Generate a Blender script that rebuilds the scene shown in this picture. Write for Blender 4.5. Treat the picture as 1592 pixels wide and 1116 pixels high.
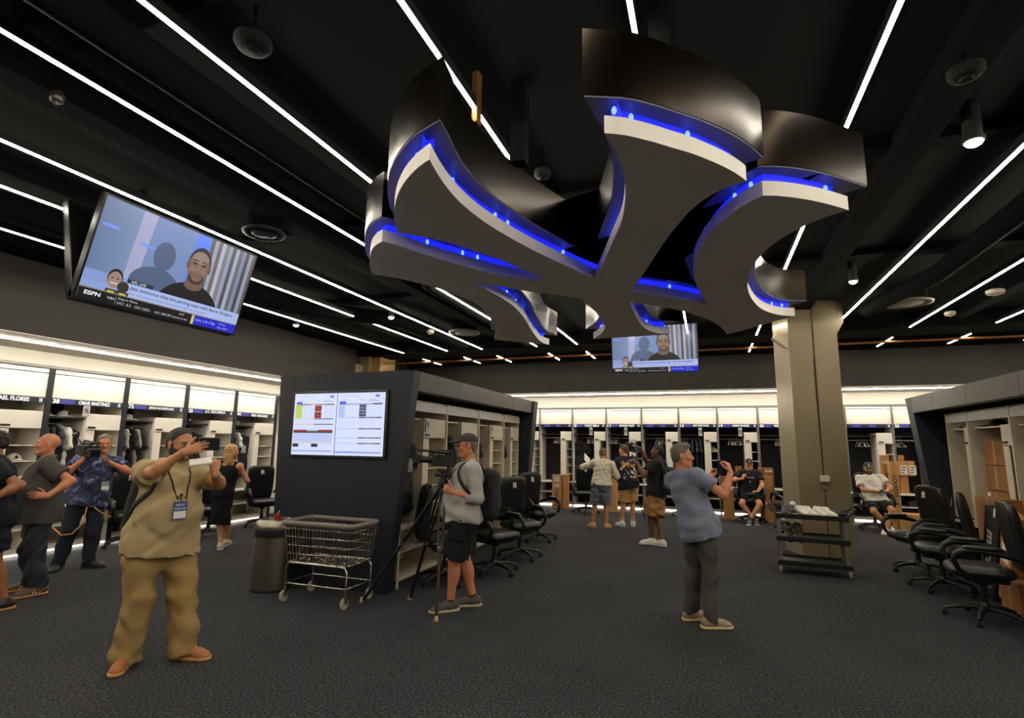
import bpy, math, random
import numpy as np
from mathutils import Vector, Matrix
from mathutils.bvhtree import BVHTree
for _o in list(bpy.data.objects): bpy.data.objects.remove(_o)
scene = bpy.context.scene
COL = scene.collection
# ---------------------------------------------------------------- camera, world, exposure
W_, H_ = 1592, 1116
F_, YAW, PITCH, ROLL = 827.85, 0.35001, 0.15935, 0.01391
CAM = np.array([0.0, 0.0, 1.65])
_f = np.array([-math.sin(YAW)*math.cos(PITCH), math.cos(YAW)*math.cos(PITCH), math.sin(PITCH)])
_r = np.array([math.cos(YAW), math.sin(YAW), 0.0]); _u = np.cross(_r, _f)
_r2 = math.cos(ROLL)*_r + math.sin(ROLL)*_u; _u2 = -math.sin(ROLL)*_r + math.cos(ROLL)*_u
cd = bpy.data.cameras.new('camera'); cam = bpy.data.objects.new('camera', cd); COL.objects.link(cam)
cd.sensor_width = 36; cd.sensor_fit = 'HORIZONTAL'; cd.lens = F_/W_*36; cd.clip_start = 0.05
M = Matrix.Identity(4)
for i in range(3):
    M[i][0], M[i][1], M[i][2], M[i][3] = _r2[i], _u2[i], -_f[i], CAM[i]
cam.matrix_world = M
scene.camera = cam
scene.view_settings.view_transform = 'Standard'; scene.view_settings.look = 'None'
scene.view_settings.gamma = 1; scene.view_settings.use_curve_mapping = False
scene.view_settings.exposure = 0.0
RAIL_L, COVE_L, TOE_L, BLUE_L = 56.0, 98.0, 20.0, 1.1     # radiance of the room's lamps and of the added right-wall strip
wd = bpy.data.worlds.new('world'); scene.world = wd; wd.use_nodes = True
wd.node_tree.nodes['Background'].inputs[0].default_value = (0, 0, 0, 1)
scene.cycles.max_bounces = 6; scene.cycles.diffuse_bounces = 4; scene.cycles.glossy_bounces = 3
scene.cycles.caustics_reflective = False; scene.cycles.caustics_refractive = False
scene.cycles.sample_clamp_indirect = 4.0

def ray(px, py):
    return _f + (px - W_/2)/F_*_r2 - (py - H_/2)/F_*_u2
def atz(px, py, z=0.0):
    d = ray(px, py); return CAM + d*((z - CAM[2])/d[2])
def atx(px, py, x):
    d = ray(px, py); return CAM + d*(x/d[0])
def aty(px, py, y):
    d = ray(px, py); return CAM + d*(y/d[1])
def proj(P):
    d = np.asarray(P, float) - CAM; z = d @ _f
    return (W_/2 + F_*(d @ _r2)/z, H_/2 - F_*(d @ _u2)/z)

# ---------------------------------------------------------------- materials
def lin(c):
    return tuple(((v/255)/12.92 if v/255 <= .04045 else ((v/255 + .055)/1.055)**2.4) for v in c)
MATS = {}
def mat(name, rgb, rough=.6, metal=0.0, var=0.0, scale=12.0, bump=0.0, bscale=60.0, spec=.5, stretch=None, coat=0.0, sheen=0.0):
    if name in MATS: return MATS[name]
    m = bpy.data.materials.new(name); m.use_nodes = True; MATS[name] = m
    nt = m.node_tree; b = nt.nodes['Principled BSDF']; c = lin(rgb)
    b.inputs['Roughness'].default_value = rough; b.inputs['Metallic'].default_value = metal
    b.inputs['Specular IOR Level'].default_value = spec
    if coat: b.inputs['Coat Weight'].default_value = coat
    if sheen: b.inputs['Sheen Weight'].default_value = sheen
    b.inputs['Base Color'].default_value = (*c, 1)
    tc = nt.nodes.new('ShaderNodeTexCoord'); src = tc.outputs['Object']
    if stretch:
        mp = nt.nodes.new('ShaderNodeMapping'); mp.inputs['Scale'].default_value = stretch
        nt.links.new(src, mp.inputs[0]); src = mp.outputs[0]
    if var:
        n = nt.nodes.new('ShaderNodeTexNoise'); n.inputs['Scale'].default_value = scale; n.inputs['Detail'].default_value = 4
        nt.links.new(src, n.inputs['Vector'])
        r = nt.nodes.new('ShaderNodeMapRange'); r.inputs[1].default_value = .3; r.inputs[2].default_value = .7
        r.inputs[3].default_value = 1 - var; r.inputs[4].default_value = 1 + var
        nt.links.new(n.outputs[0], r.inputs[0])
        mx = nt.nodes.new('ShaderNodeVectorMath'); mx.operation = 'SCALE'; mx.inputs[0].default_value = c
        nt.links.new(r.outputs[0], mx.inputs['Scale']); nt.links.new(mx.outputs[0], b.inputs['Base Color'])
    if bump:
        n = nt.nodes.new('ShaderNodeTexNoise'); n.inputs['Scale'].default_value = bscale; n.inputs['Detail'].default_value = 3
        nt.links.new(src, n.inputs['Vector'])
        bp = nt.nodes.new('ShaderNodeBump'); bp.inputs['Strength'].default_value = bump; bp.inputs['Distance'].default_value = .01
        nt.links.new(n.outputs[0], bp.inputs['Height']); nt.links.new(bp.outputs[0], b.inputs['Normal'])
    return m
def emis(name, rgb, strength):
    if name in MATS: return MATS[name]
    m = bpy.data.materials.new(name); m.use_nodes = True; MATS[name] = m
    b = m.node_tree.nodes['Principled BSDF']; b.inputs['Base Color'].default_value = (.02, .02, .02, 1)
    b.inputs['Emission Color'].default_value = (*rgb, 1); b.inputs['Emission Strength'].default_value = strength
    return m
def screen_mat(name, strength):
    m = bpy.data.materials.new(name); m.use_nodes = True; MATS[name] = m
    nt = m.node_tree; b = nt.nodes['Principled BSDF']; b.inputs['Base Color'].default_value = (.01, .01, .01, 1)
    b.inputs['Roughness'].default_value = .3
    a = nt.nodes.new('ShaderNodeVertexColor'); a.layer_name = 'Col'
    nt.links.new(a.outputs[0], b.inputs['Emission Color']); b.inputs['Emission Strength'].default_value = strength
    return m
def vcol_mat(name, rough=.6):
    m = bpy.data.materials.new(name); m.use_nodes = True; MATS[name] = m
    nt = m.node_tree; b = nt.nodes['Principled BSDF']; b.inputs['Roughness'].default_value = rough
    a = nt.nodes.new('ShaderNodeVertexColor'); a.layer_name = 'Col'
    nt.links.new(a.outputs[0], b.inputs['Base Color'])
    return m

# ---------------------------------------------------------------- objects
def link(o, parent=None):
    COL.objects.link(o)
    if parent is not None: o.parent = parent
    return o
def tag(o, label=None, cat=None, group=None, kind=None):
    if label: o['label'] = label
    if cat: o['category'] = cat
    if group: o['group'] = group
    if kind: o['kind'] = kind
    return o
def thing(name, label, cat, loc=(0, 0, 0), rz=0.0, group=None, kind=None):
    o = bpy.data.objects.new(name, None); o.empty_display_size = .1; link(o)
    o.location = loc; o.rotation_euler = (0, 0, rz)
    return tag(o, label, cat, group, kind)
KIDS = {}
def copy_tree(o, parent=None):
    c = o.copy(); COL.objects.link(c)
    if parent is not None: c.parent = parent
    for ch in [x for x in COL.objects if x.parent == o]: copy_tree(ch, c)
    return c
def kids(o): return list(o.children)
def dup(o, loc, rz, label=None, group=None, parent=None):
    c = o.copy(); COL.objects.link(c)
    c.location = loc
    if rz is not None: c.rotation_euler = (0, 0, rz)
    if label: c['label'] = label
    if group: c['group'] = group
    def rec(src, dst):
        for ch in src.children:
            d = ch.copy(); COL.objects.link(d); d.parent = dst; rec(ch, d)
    rec(o, c)
    return c
def mesh_obj(name, me, m, parent=None, smooth=True, angle=None):
    if smooth:
        me.shade_smooth()
        if angle: me.set_sharp_from_angle(angle=math.radians(angle))
    if m is not None and not me.materials:
        for x in (m if isinstance(m, (list, tuple)) else [m]): me.materials.append(x)
    o = bpy.data.objects.new(name, me); return link(o, parent)

class MB:
    """collects simple solids into one mesh"""
    def __init__(s): s.v, s.f, s.mi, s.M, s.cur = [], [], [], None, 0
    def _add(s, vs, fs):
        b = len(s.v)
        if s.M is not None: vs = [tuple(s.M @ Vector(p)) for p in vs]
        s.v += [tuple(p) for p in vs]; s.f += [[i + b for i in f] for f in fs]; s.mi += [s.cur]*len(fs)
        return s
    def box(s, lo, hi, ch=0.0, R=None):
        c = [(a + b)/2 for a, b in zip(lo, hi)]; h = [abs(b - a)/2 for a, b in zip(lo, hi)]
        ch = min(ch, min(h)*.98); vs = []; fs = []
        if ch <= 0:
            vs = [(sx*h[0], sy*h[1], sz*h[2]) for sx in (-1, 1) for sy in (-1, 1) for sz in (-1, 1)]
            fs = [[0, 1, 3, 2], [4, 6, 7, 5], [0, 4, 5, 1], [2, 3, 7, 6], [0, 2, 6, 4], [1, 5, 7, 3]]
        else:
            idx = {}
            for sx in (-1, 1):
                for sy in (-1, 1):
                    for sz in (-1, 1):
                        for ax in range(3):
                            p = [sx*(h[0] - ch), sy*(h[1] - ch), sz*(h[2] - ch)]
                            p[ax] = (sx, sy, sz)[ax]*h[ax]; idx[(sx, sy, sz, ax)] = len(vs); vs.append(tuple(p))
            def face(keys):
                q = [idx[k] for k in keys]
                n = Vector((0, 0, 0)); P = [Vector(vs[i]) for i in q]
                n = (P[1] - P[0]).cross(P[2] - P[0]); cc = sum(P, Vector())/len(P)
                fs.append(q if n.dot(cc) > 0 else q[::-1])
            for ax in range(3):
                a, b = [i for i in range(3) if i != ax]
                for sg in (-1, 1):
                    ks = []
                    for sa, sb in ((-1, -1), (1, -1), (1, 1), (-1, 1)):
                        k = [0, 0, 0]; k[ax] = sg; k[a] = sa; k[b] = sb; ks.append((*k, ax))
                    face(ks)
                for sa in (-1, 1):
                    for sb in (-1, 1):
                        k1 = [0, 0, 0]; k1[ax] = -1; k1[a] = sa; k1[b] = sb; k2 = list(k1); k2[ax] = 1
                        face([(*k1, a), (*k2, a), (*k2, b), (*k1, b)])
            for sx in (-1, 1):
                for sy in (-1, 1):
                    for sz in (-1, 1): face([(sx, sy, sz, 0), (sx, sy, sz, 1), (sx, sy, sz, 2)])
        if R is not None: vs = [tuple(R @ Vector(p)) for p in vs]
        return s._add([(p[0] + c[0], p[1] + c[1], p[2] + c[2]) for p in vs], fs)
    def tube(s, pts, r, n=8, closed=False, cap=True, flat=1.0, up=(0, 0, 1)):
        P = [Vector(p) for p in pts]; N = len(P); rs = r if isinstance(r, (list, tuple)) else [r]*N
        vs, fs = [], []; prev = None
        for i in range(N):
            if closed: t = (P[(i + 1) % N] - P[i - 1]).normalized()
            else: t = (P[min(i + 1, N - 1)] - P[max(i - 1, 0)]).normalized()
            a = (prev if prev is not None else Vector(up)); a = a - t*a.dot(t)
            if a.length < 1e-4: a = Vector((1, 0, 0)) - t*t.x
            if a.length < 1e-4: a = Vector((0, 1, 0)) - t*t.y
            a.normalize(); prev = a; b = t.cross(a)
            for k in range(n):
                q = 2*math.pi*(k + .5)/n
                vs.append(P[i] + a*math.cos(q)*rs[i]*flat + b*math.sin(q)*rs[i])
        L = N if closed else N - 1
        for i in range(L):
            j = (i + 1) % N
            for k in range(n): fs.append([i*n + k, i*n + (k + 1) % n, j*n + (k + 1) % n, j*n + k])
        if cap and not closed: fs.append([k for k in range(n)][::-1]); fs.append([(N - 1)*n + k for k in range(n)])
        return s._add(vs, fs)
    def cyl(s, a, b, r, n=12, r2=None): return s.tube([a, b], [r, r if r2 is None else r2], n)
    def lathe(s, prof, n=24, o=(0, 0, 0), sx=1.0, sy=1.0):
        vs, fs = [], []
        for (r, z) in prof:
            for k in range(n):
                q = 2*math.pi*k/n; vs.append((o[0] + r*math.cos(q)*sx, o[1] + r*math.sin(q)*sy, o[2] + z))
        for i in range(len(prof) - 1):
            for k in range(n): fs.append([i*n + k, i*n + (k + 1) % n, (i + 1)*n + (k + 1) % n, (i + 1)*n + k])
        if prof[0][0] > 1e-6: fs.append(list(range(n))[::-1])
        if prof[-1][0] > 1e-6: fs.append([(len(prof) - 1)*n + k for k in range(n)])
        return s._add(vs, fs)
    def prism(s, poly, z0, z1, caps=True):
        n = len(poly); A = sum(poly[i][0]*poly[(i + 1) % n][1] - poly[(i + 1) % n][0]*poly[i][1] for i in range(n))
        if A < 0: poly = poly[::-1]
        vs = [(x, y, z0) for x, y in poly] + [(x, y, z1) for x, y in poly]
        fs = ([list(range(n))[::-1], list(range(n, 2*n))] if caps else []) + [[i, (i + 1) % n, n + (i + 1) % n, n + i] for i in range(n)]
        return s._add(vs, fs)
    def ball(s, c, r, nu=12, nv=8):
        r = r if isinstance(r, (tuple, list)) else (r, r, r)
        vs = [(c[0], c[1], c[2] - r[2])]; fs = []
        for j in range(1, nv):
            th = math.pi*j/nv
            for k in range(nu):
                q = 2*math.pi*k/nu; vs.append((c[0] + r[0]*math.sin(th)*math.cos(q), c[1] + r[1]*math.sin(th)*math.sin(q), c[2] - r[2]*math.cos(th)))
        vs.append((c[0], c[1], c[2] + r[2])); T = len(vs) - 1
        for k in range(nu): fs.append([0, 1 + (k + 1) % nu, 1 + k])
        for j in range(nv - 2):
            for k in range(nu):
                a = 1 + j*nu + k; b = 1 + j*nu + (k + 1) % nu; fs.append([a, b, b + nu, a + nu])
        for k in range(nu): a = 1 + (nv - 2)*nu; fs.append([T, a + k, a + (k + 1) % nu])
        return s._add(vs, fs)
    def mesh(s, name='m'):
        me = bpy.data.meshes.new(name); me.from_pydata(s.v, [], s.f)
        if any(s.mi): me.polygons.foreach_set('material_index', s.mi)
        me.update(); return me
    def build(s, name, m, parent=None, angle=35, smooth=True):
        return mesh_obj(name, s.mesh(name), m, parent, smooth, angle)
def boxpart(name, lo, hi, m, parent, ch=0.004):
    return MB().box(lo, hi, ch).build(name, m, parent, smooth=False)

# lettering: built-in font turned into a flat mesh, shared by text
_TXT = {}
def text_mesh(s, bold=.0, xs=1.0, depth=.002):
    k = (s, bold, xs, depth)
    if k in _TXT: return _TXT[k]
    cu = bpy.data.curves.new('lettering', 'FONT'); cu.body = s; cu.size = 1.0; cu.offset = bold; cu.extrude = depth
    cu.align_x = 'CENTER'; cu.align_y = 'CENTER'; cu.resolution_u = 3
    o = bpy.data.objects.new('lettering', cu); COL.objects.link(o)
    dg = bpy.context.evaluated_depsgraph_get(); me = bpy.data.meshes.new_from_object(o.evaluated_get(dg))
    bpy.data.objects.remove(o)
    n = len(me.vertices); a = np.empty(n*3); me.vertices.foreach_get('co', a); a = a.reshape(-1, 3)
    mn, mx = a.min(0), a.max(0); a[:, 0] -= (mn[0] + mx[0])/2; a[:, 1] -= (mn[1] + mx[1])/2
    a[:, 0] *= xs; me.vertices.foreach_set('co', a.ravel()); me.materials.clear(); me.update()
    me['w'] = float((mx[0] - mn[0])*xs); me['h'] = float(mx[1] - mn[1]); _TXT[k] = me
    return me
def lettering(name, s, m, parent, M4, height=None, width=None, bold=.02, depth=.002):
    """M4 maps (x right, y up, z out of the surface) to the parent's frame"""
    me = text_mesh(s, bold, 1.0, depth); sy = (height or .05)/max(me['h'], .01); sx = sy if width is None else width/max(me['w'], .01)
    me2 = me.copy(); me2.materials.append(m)
    n = len(me2.vertices); a = np.empty(n*3); me2.vertices.foreach_get('co', a); a = a.reshape(-1, 3); a[:, 0] *= sx; a[:, 1] *= sy
    T = np.array(M4)[:3, :3]; t = np.array(M4)[:3, 3]; me2.vertices.foreach_set('co', (a @ T.T + t).ravel()); me2.update()
    o = bpy.data.objects.new(name, me2); return link(o, parent)
def face_frame(origin, right, up):
    r = Vector(right).normalized(); u = Vector(up).normalized(); n = r.cross(u); m = Matrix.Identity(4)
    for i in range(3): m[i][0], m[i][1], m[i][2], m[i][3] = r[i], u[i], n[i], origin[i]
    return m

class Picture:
    """a flat printed / displayed picture made of coloured shapes; x right 0..w, y up 0..h"""
    def __init__(s): s.v, s.f, s.c, s.z = [], [], [], 0.0
    def poly(s, pts, rgb):
        s.z += .00012; b = len(s.v); s.v += [(x, y, s.z) for x, y in pts]
        n = len(pts); A = sum(pts[i][0]*pts[(i + 1) % n][1] - pts[(i + 1) % n][0]*pts[i][1] for i in range(n))
        f = list(range(b, b + n)); s.f.append(f if A > 0 else f[::-1]); s.c.append(lin(rgb))
    def rect(s, x0, y0, x1, y1, rgb): s.poly([(x0, y0), (x1, y0), (x1, y1), (x0, y1)], rgb)
    def ell(s, cx, cy, rx, ry, rgb, n=28, a0=0, a1=2*math.pi):
        s.poly([(cx + rx*math.cos(a0 + (a1 - a0)*k/n), cy + ry*math.sin(a0 + (a1 - a0)*k/n)) for k in range(n + (a1 - a0 < 6.2))], rgb)
    def text(s, t, x, y, h, rgb, w=None, bold=.0):
        """left-aligned, baseline y"""
        me = text_mesh(t, bold, 1.0, 0.0); sy = h/max(me['h'], .01); sx = sy if w is None else w/max(me['w'], .01)
        s.z += .00012; b = len(s.v)
        for q in me.vertices: s.v.append((x + (q.co.x + me['w']/2)*sx, y + (q.co.y + me['h']/2)*sy, s.z))
        for p in me.polygons:
            s.f.append([b + i for i in p.vertices]); s.c.append(lin(rgb))
    def mesh(s, M4):
        me = bpy.data.meshes.new('picture'); T = np.array(M4)[:3, :3]; t = np.array(M4)[:3, 3]
        me.from_pydata([tuple(r) for r in (np.array(s.v) @ T.T + t)], [], s.f)
        ca = me.color_attributes.new('Col', 'FLOAT_COLOR', 'CORNER'); cols = []
        for p in me.polygons: cols += list((*s.c[p.index], 1.0))*p.loop_total
        ca.data.foreach_set('color', cols); me.update(); return me

# ---------------------------------------------------------------- implicit surfaces -> one continuous mesh
def V3(*a): return np.array(a if len(a) > 1 else a[0], float)
def nrm(v):
    v = np.asarray(v, float); return v/max(np.linalg.norm(v), 1e-9)
class Field:
    def __init__(s): s.p = []
    def cone(s, a, b, ra, rb=None, k=.02, n=None, s_=1.0, clip=None, op='u', amp=0.0):
        a, b = V3(a), V3(b); rb = ra if rb is None else rb; R = max(ra, rb)*max(1, s_)
        lo = np.minimum(a, b) - R; hi = np.maximum(a, b) + R; ba = b - a; l2 = max(ba @ ba, 1e-9)
        def fn(X, Y, Z):
            x, y, z = X - a[0], Y - a[1], Z - a[2]
            if n is not None:
                q = (x*n[0] + y*n[1] + z*n[2])*(1/s_ - 1); x, y, z = x + q*n[0], y + q*n[1], z + q*n[2]
            h = np.clip((x*ba[0] + y*ba[1] + z*ba[2])/l2, 0, 1)
            x, y, z = x - ba[0]*h, y - ba[1]*h, z - ba[2]*h
            d = np.sqrt(x*x + y*y + z*z) - (ra + (rb - ra)*h)
            return d*min(1.0, max(s_, .6)) if n is not None else d
        s.p.append((lo, hi, fn, k, clip, op, amp)); return s
    def ell(s, c, r, R=None, k=.02, clip=None, op='u', amp=0.0):
        c = V3(c); r = V3(r); R = np.eye(3) if R is None else np.asarray(R, float)
        e = np.sqrt((R**2) @ (r**2)); lo, hi = c - e, c + e
        def fn(X, Y, Z):
            x, y, z = X - c[0], Y - c[1], Z - c[2]
            q = [(x*R[0][i] + y*R[1][i] + z*R[2][i]) for i in range(3)]
            k0 = np.sqrt((q[0]/r[0])**2 + (q[1]/r[1])**2 + (q[2]/r[2])**2) + 1e-9
            k1 = np.sqrt((q[0]/r[0]**2)**2 + (q[1]/r[1]**2)**2 + (q[2]/r[2]**2)**2) + 1e-9
            return k0*(k0 - 1)/k1
        s.p.append((lo, hi, fn, k, clip, op, amp)); return s
    def mesh(s, vox, box=None, amp=0.0, freq=40.0, seed=0, cut=None):
        us = [q for q in s.p if q[5] == 'u']
        lo = np.min([q[0] for q in us], 0) - 2.5*vox; hi = np.max([q[1] for q in us], 0) + 2.5*vox
        if box is not None: lo = np.maximum(lo, box[0]); hi = np.minimum(hi, box[1])
        n = np.ceil((hi - lo)/vox).astype(int) + 1
        V = np.full(n, .2, np.float32)
        ax = [(lo[i] + vox*np.arange(n[i])).astype(np.float32) for i in range(3)]
        for (l, h, fn, k, clip, op, am) in s.p:
            m = k + 2*vox + .01
            i0 = np.clip(np.floor((l - m - lo)/vox).astype(int), 0, n); i1 = np.clip(np.ceil((h + m - lo)/vox).astype(int) + 1, 0, n)
            if np.any(i1 - i0 < 1): continue
            sl = tuple(slice(i0[i], i1[i]) for i in range(3))
            X = ax[0][sl[0]][:, None, None]; Y = ax[1][sl[1]][None, :, None]; Z = ax[2][sl[2]][None, None, :]
            d = fn(X, Y, Z)
            if clip:
                for (pt, nn) in clip: d = np.maximum(d, (X - pt[0])*nn[0] + (Y - pt[1])*nn[1] + (Z - pt[2])*nn[2])
            a = V[sl]
            if op == 'u':
                t = np.clip(.5 + .5*(d - a)/k, 0, 1); V[sl] = d + (a - d)*t - k*t*(1 - t)
            else:
                d = -d; t = np.clip(.5 - .5*(d - a)/k, 0, 1); V[sl] = d + (a - d)*t + k*t*(1 - t)
        X = ax[0][:, None, None]; Y = ax[1][None, :, None]; Z = ax[2][None, None, :]
        if cut:
            for (pt, nn) in cut: V = np.maximum(V, (X - pt[0])*nn[0] + (Y - pt[1])*nn[1] + (Z - pt[2])*nn[2])
        if amp:
            rg = np.random.RandomState(seed)
            for q in range(4):
                w = rg.normal(size=3); w /= np.linalg.norm(w); fq = freq*(.6 + .9*rg.rand())
                w2 = rg.normal(size=3)*fq*.35
                V += amp*.5*np.sin((X*w[0] + Y*w[1] + Z*w[2])*fq + 1.5*np.sin(X*w2[0] + Y*w2[1] + Z*w2[2] + q) + rg.rand()*6)
        return surfnet(V, lo, vox)
def surfnet(V, lo, h):
    S = V < 0; n = np.array(V.shape); c = n - 1
    cnt = np.zeros(c, np.int8)
    for dx in (0, 1):
        for dy in (0, 1):
            for dz in (0, 1): cnt += S[dx:dx + c[0], dy:dy + c[1], dz:dz + c[2]]
    I = np.argwhere((cnt > 0) & (cnt < 8))
    if len(I) == 0: return np.zeros((0, 3)), np.zeros((0, 4), int)
    idx = np.full(c, -1, np.int64); idx[I[:, 0], I[:, 1], I[:, 2]] = np.arange(len(I))
    acc = np.zeros((len(I), 3)); num = np.zeros(len(I))
    cs = [(0, 0, 0), (1, 0, 0), (0, 1, 0), (1, 1, 0), (0, 0, 1), (1, 0, 1), (0, 1, 1), (1, 1, 1)]
    val = [V[I[:, 0] + a, I[:, 1] + b, I[:, 2] + d] for a, b, d in cs]
    for i, j in ((0, 1), (2, 3), (4, 5), (6, 7), (0, 2), (1, 3), (4, 6), (5, 7), (0, 4), (1, 5), (2, 6), (3, 7)):
        a, b = val[i], val[j]; m = (a < 0) != (b < 0); t = np.where(m, a/np.where(m, a - b, 1), 0)
        acc += np.where(m[:, None], np.array(cs[i]) + t[:, None]*(np.array(cs[j]) - np.array(cs[i])), 0); num += m
    P = lo + h*(I + acc/num[:, None]); F = []
    for axd in range(3):
        u, v = (axd + 1) % 3, (axd + 2) % 3
        sl0 = [slice(None)]*3; sl1 = [slice(None)]*3; sl0[axd] = slice(0, -1); sl1[axd] = slice(1, None)
        A, B = S[tuple(sl0)], S[tuple(sl1)]; E = np.argwhere(A != B)
        ok = (E[:, u] > 0) & (E[:, u] < c[u]) & (E[:, v] > 0) & (E[:, v] < c[v]); E = E[ok]
        fl = A[E[:, 0], E[:, 1], E[:, 2]]
        q = []
        for du, dv in ((-1, -1), (0, -1), (0, 0), (-1, 0)):
            G = E.copy(); G[:, u] += du; G[:, v] += dv; q.append(idx[G[:, 0], G[:, 1], G[:, 2]])
        q = np.stack(q, 1); q[~fl] = q[~fl][:, ::-1]; F.append(q)
    F = np.concatenate(F); F = F[(F >= 0).all(1)]
    return P, F
def np_mesh(name, P, F):
    me = bpy.data.meshes.new(name); nv, nf = len(P), len(F)
    me.vertices.add(nv); me.vertices.foreach_set('co', np.asarray(P, np.float32).ravel())
    me.loops.add(nf*4); me.loops.foreach_set('vertex_index', np.asarray(F, np.int32).ravel())
    me.polygons.add(nf); me.polygons.foreach_set('loop_start', np.arange(nf, dtype=np.int32)*4)
    me.update(calc_edges=True); me.validate(); return me
def field_obj(name, fld, vox, m, parent, origin=(0, 0, 0), amp=0.0, freq=40.0, seed=0, cut=None, box=None):
    P, F = fld.mesh(vox, box, amp, freq, seed, cut)
    return mesh_obj(name, np_mesh(name, P - np.asarray(origin, float), F), m, parent)
def join_pf(parts):
    P, F, b = [], [], 0
    for p, f in parts:
        P.append(p); F.append(f + b); b += len(p)
    return np.concatenate(P), np.concatenate(F)
# ---------------------------------------------------------------- palette
white = mat('white_laminate', (236, 229, 216), .45, var=.03, scale=3)
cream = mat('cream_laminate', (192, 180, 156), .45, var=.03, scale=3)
navy = mat('navy_panel', (15, 18, 31), .5, var=.06, scale=4)
navy_dark = mat('navy_fabric_panel', (17, 19, 30), .8, var=.1, scale=30)
grey_trim = mat('grey_trim', (104, 102, 98), .5)
black_pl = mat('black_plastic', (16, 16, 17), .42, bump=.08, bscale=180)
black_soft = mat('black_rubber', (12, 12, 12), .7)
leather = mat('black_leather', (17, 16, 16), .36, var=.1, scale=9, bump=.25, bscale=70)
chrome = mat('chrome', (190, 182, 168), .2, 1.0)
steel = mat('brushed_steel', (150, 142, 130), .32, 1.0, bump=.12, bscale=90, stretch=(14, 14, .3))
dull_steel = mat('dull_steel', (118, 112, 104), .38, .9)
ceil_blk = mat('ceiling_black', (8, 8, 8), .85, var=.12, scale=2, spec=.2)
beam_blk = mat('beam_black', (9, 9, 9), .9, var=.15, scale=3, spec=.1)
board = mat('cardboard', (182, 130, 76), .85, var=.07, scale=9, bump=.06, bscale=40)
board2 = mat('cardboard_dark', (140, 94, 52), .85, var=.07, scale=9, bump=.06, bscale=40)
ink = mat('black_ink', (24, 20, 18), .7)
paper = mat('paper_white', (226, 222, 212), .7)
white_pl = mat('white_plastic', (228, 224, 214), .35)

# carpet: navy ground with grey, tan and rusty flecks
cm = bpy.data.materials.new('carpet'); cm.use_nodes = True; nt = cm.node_tree; b = nt.nodes['Principled BSDF']
b.inputs['Roughness'].default_value = .95; b.inputs['Specular IOR Level'].default_value = .15
tc = nt.nodes.new('ShaderNodeTexCoord')
n1 = nt.nodes.new('ShaderNodeTexNoise'); n1.inputs['Scale'].default_value = 55; n1.inputs['Detail'].default_value = 5; n1.inputs['Roughness'].default_value = .75
n2 = nt.nodes.new('ShaderNodeTexNoise'); n2.inputs['Scale'].default_value = 1.1; n2.inputs['Detail'].default_value = 4
n3 = nt.nodes.new('ShaderNodeTexNoise'); n3.inputs['Scale'].default_value = 120; n3.inputs['Detail'].default_value = 2
for n in (n1, n2, n3): nt.links.new(tc.outputs['Object'], n.inputs['Vector'])
cr = nt.nodes.new('ShaderNodeValToRGB'); e = cr.color_ramp.elements
e[0].position = .36; e[0].color = (*lin((19, 22, 27)), 1); e[1].position = .70; e[1].color = (*lin((124, 118, 108)), 1)
for p, c in ((.46, (35, 38, 45)), (.53, (54, 54, 57)), (.6, (74, 71, 67))):
    q = e.new(p); q.color = (*lin(c), 1)
nt.links.new(n1.outputs[0], cr.inputs[0])
mr = nt.nodes.new('ShaderNodeMapRange'); mr.inputs[1].default_value = .3; mr.inputs[2].default_value = .7; mr.inputs[3].default_value = .82; mr.inputs[4].default_value = 1.18
nt.links.new(n2.outputs[0], mr.inputs[0])
vm = nt.nodes.new('ShaderNodeVectorMath'); vm.operation = 'SCALE'; nt.links.new(cr.outputs[0], vm.inputs[0]); nt.links.new(mr.outputs[0], vm.inputs['Scale'])
nt.links.new(vm.outputs[0], b.inputs['Base Color'])
bp = nt.nodes.new('ShaderNodeBump'); bp.inputs['Strength'].default_value = .5; bp.inputs['Distance'].default_value = .006
nt.links.new(n3.outputs[0], bp.inputs['Height']); nt.links.new(bp.outputs[0], b.inputs['Normal'])
carpet = cm

# upper wall covering: dark taupe with thin wandering dark lines
um = bpy.data.materials.new('taupe_wallcovering'); um.use_nodes = True; nt = um.node_tree; b = nt.nodes['Principled BSDF']
b.inputs['Roughness'].default_value = .6
tc = nt.nodes.new('ShaderNodeTexCoord'); vo = nt.nodes.new('ShaderNodeTexVoronoi'); vo.feature = 'DISTANCE_TO_EDGE'; vo.inputs['Scale'].default_value = .62
nz = nt.nodes.new('ShaderNodeTexNoise'); nz.inputs['Scale'].default_value = .7; mxv = nt.nodes.new('ShaderNodeMixRGB'); mxv.inputs[0].default_value = .25
nt.links.new(tc.outputs['Object'], nz.inputs['Vector']); nt.links.new(tc.outputs['Object'], mxv.inputs[1]); nt.links.new(nz.outputs[1], mxv.inputs[2])
nt.links.new(mxv.outputs[0], vo.inputs['Vector'])
cr = nt.nodes.new('ShaderNodeValToRGB'); cr.color_ramp.elements[0].position = .003; cr.color_ramp.elements[0].color = (*lin((41, 37, 33)), 1)
cr.color_ramp.elements[1].position = .010; cr.color_ramp.elements[1].color = (*lin((50, 45, 40)), 1)
nt.links.new(vo.outputs[0], cr.inputs[0]); nt.links.new(cr.outputs[0], b.inputs['Base Color'])
taupe = um
olive = mat('olive_paint', (124, 110, 82), .5, var=.06, scale=2.5)
olive_lt = mat('pillar_side_pale', (150, 136, 112), .32, .35, var=.05, scale=3)

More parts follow.
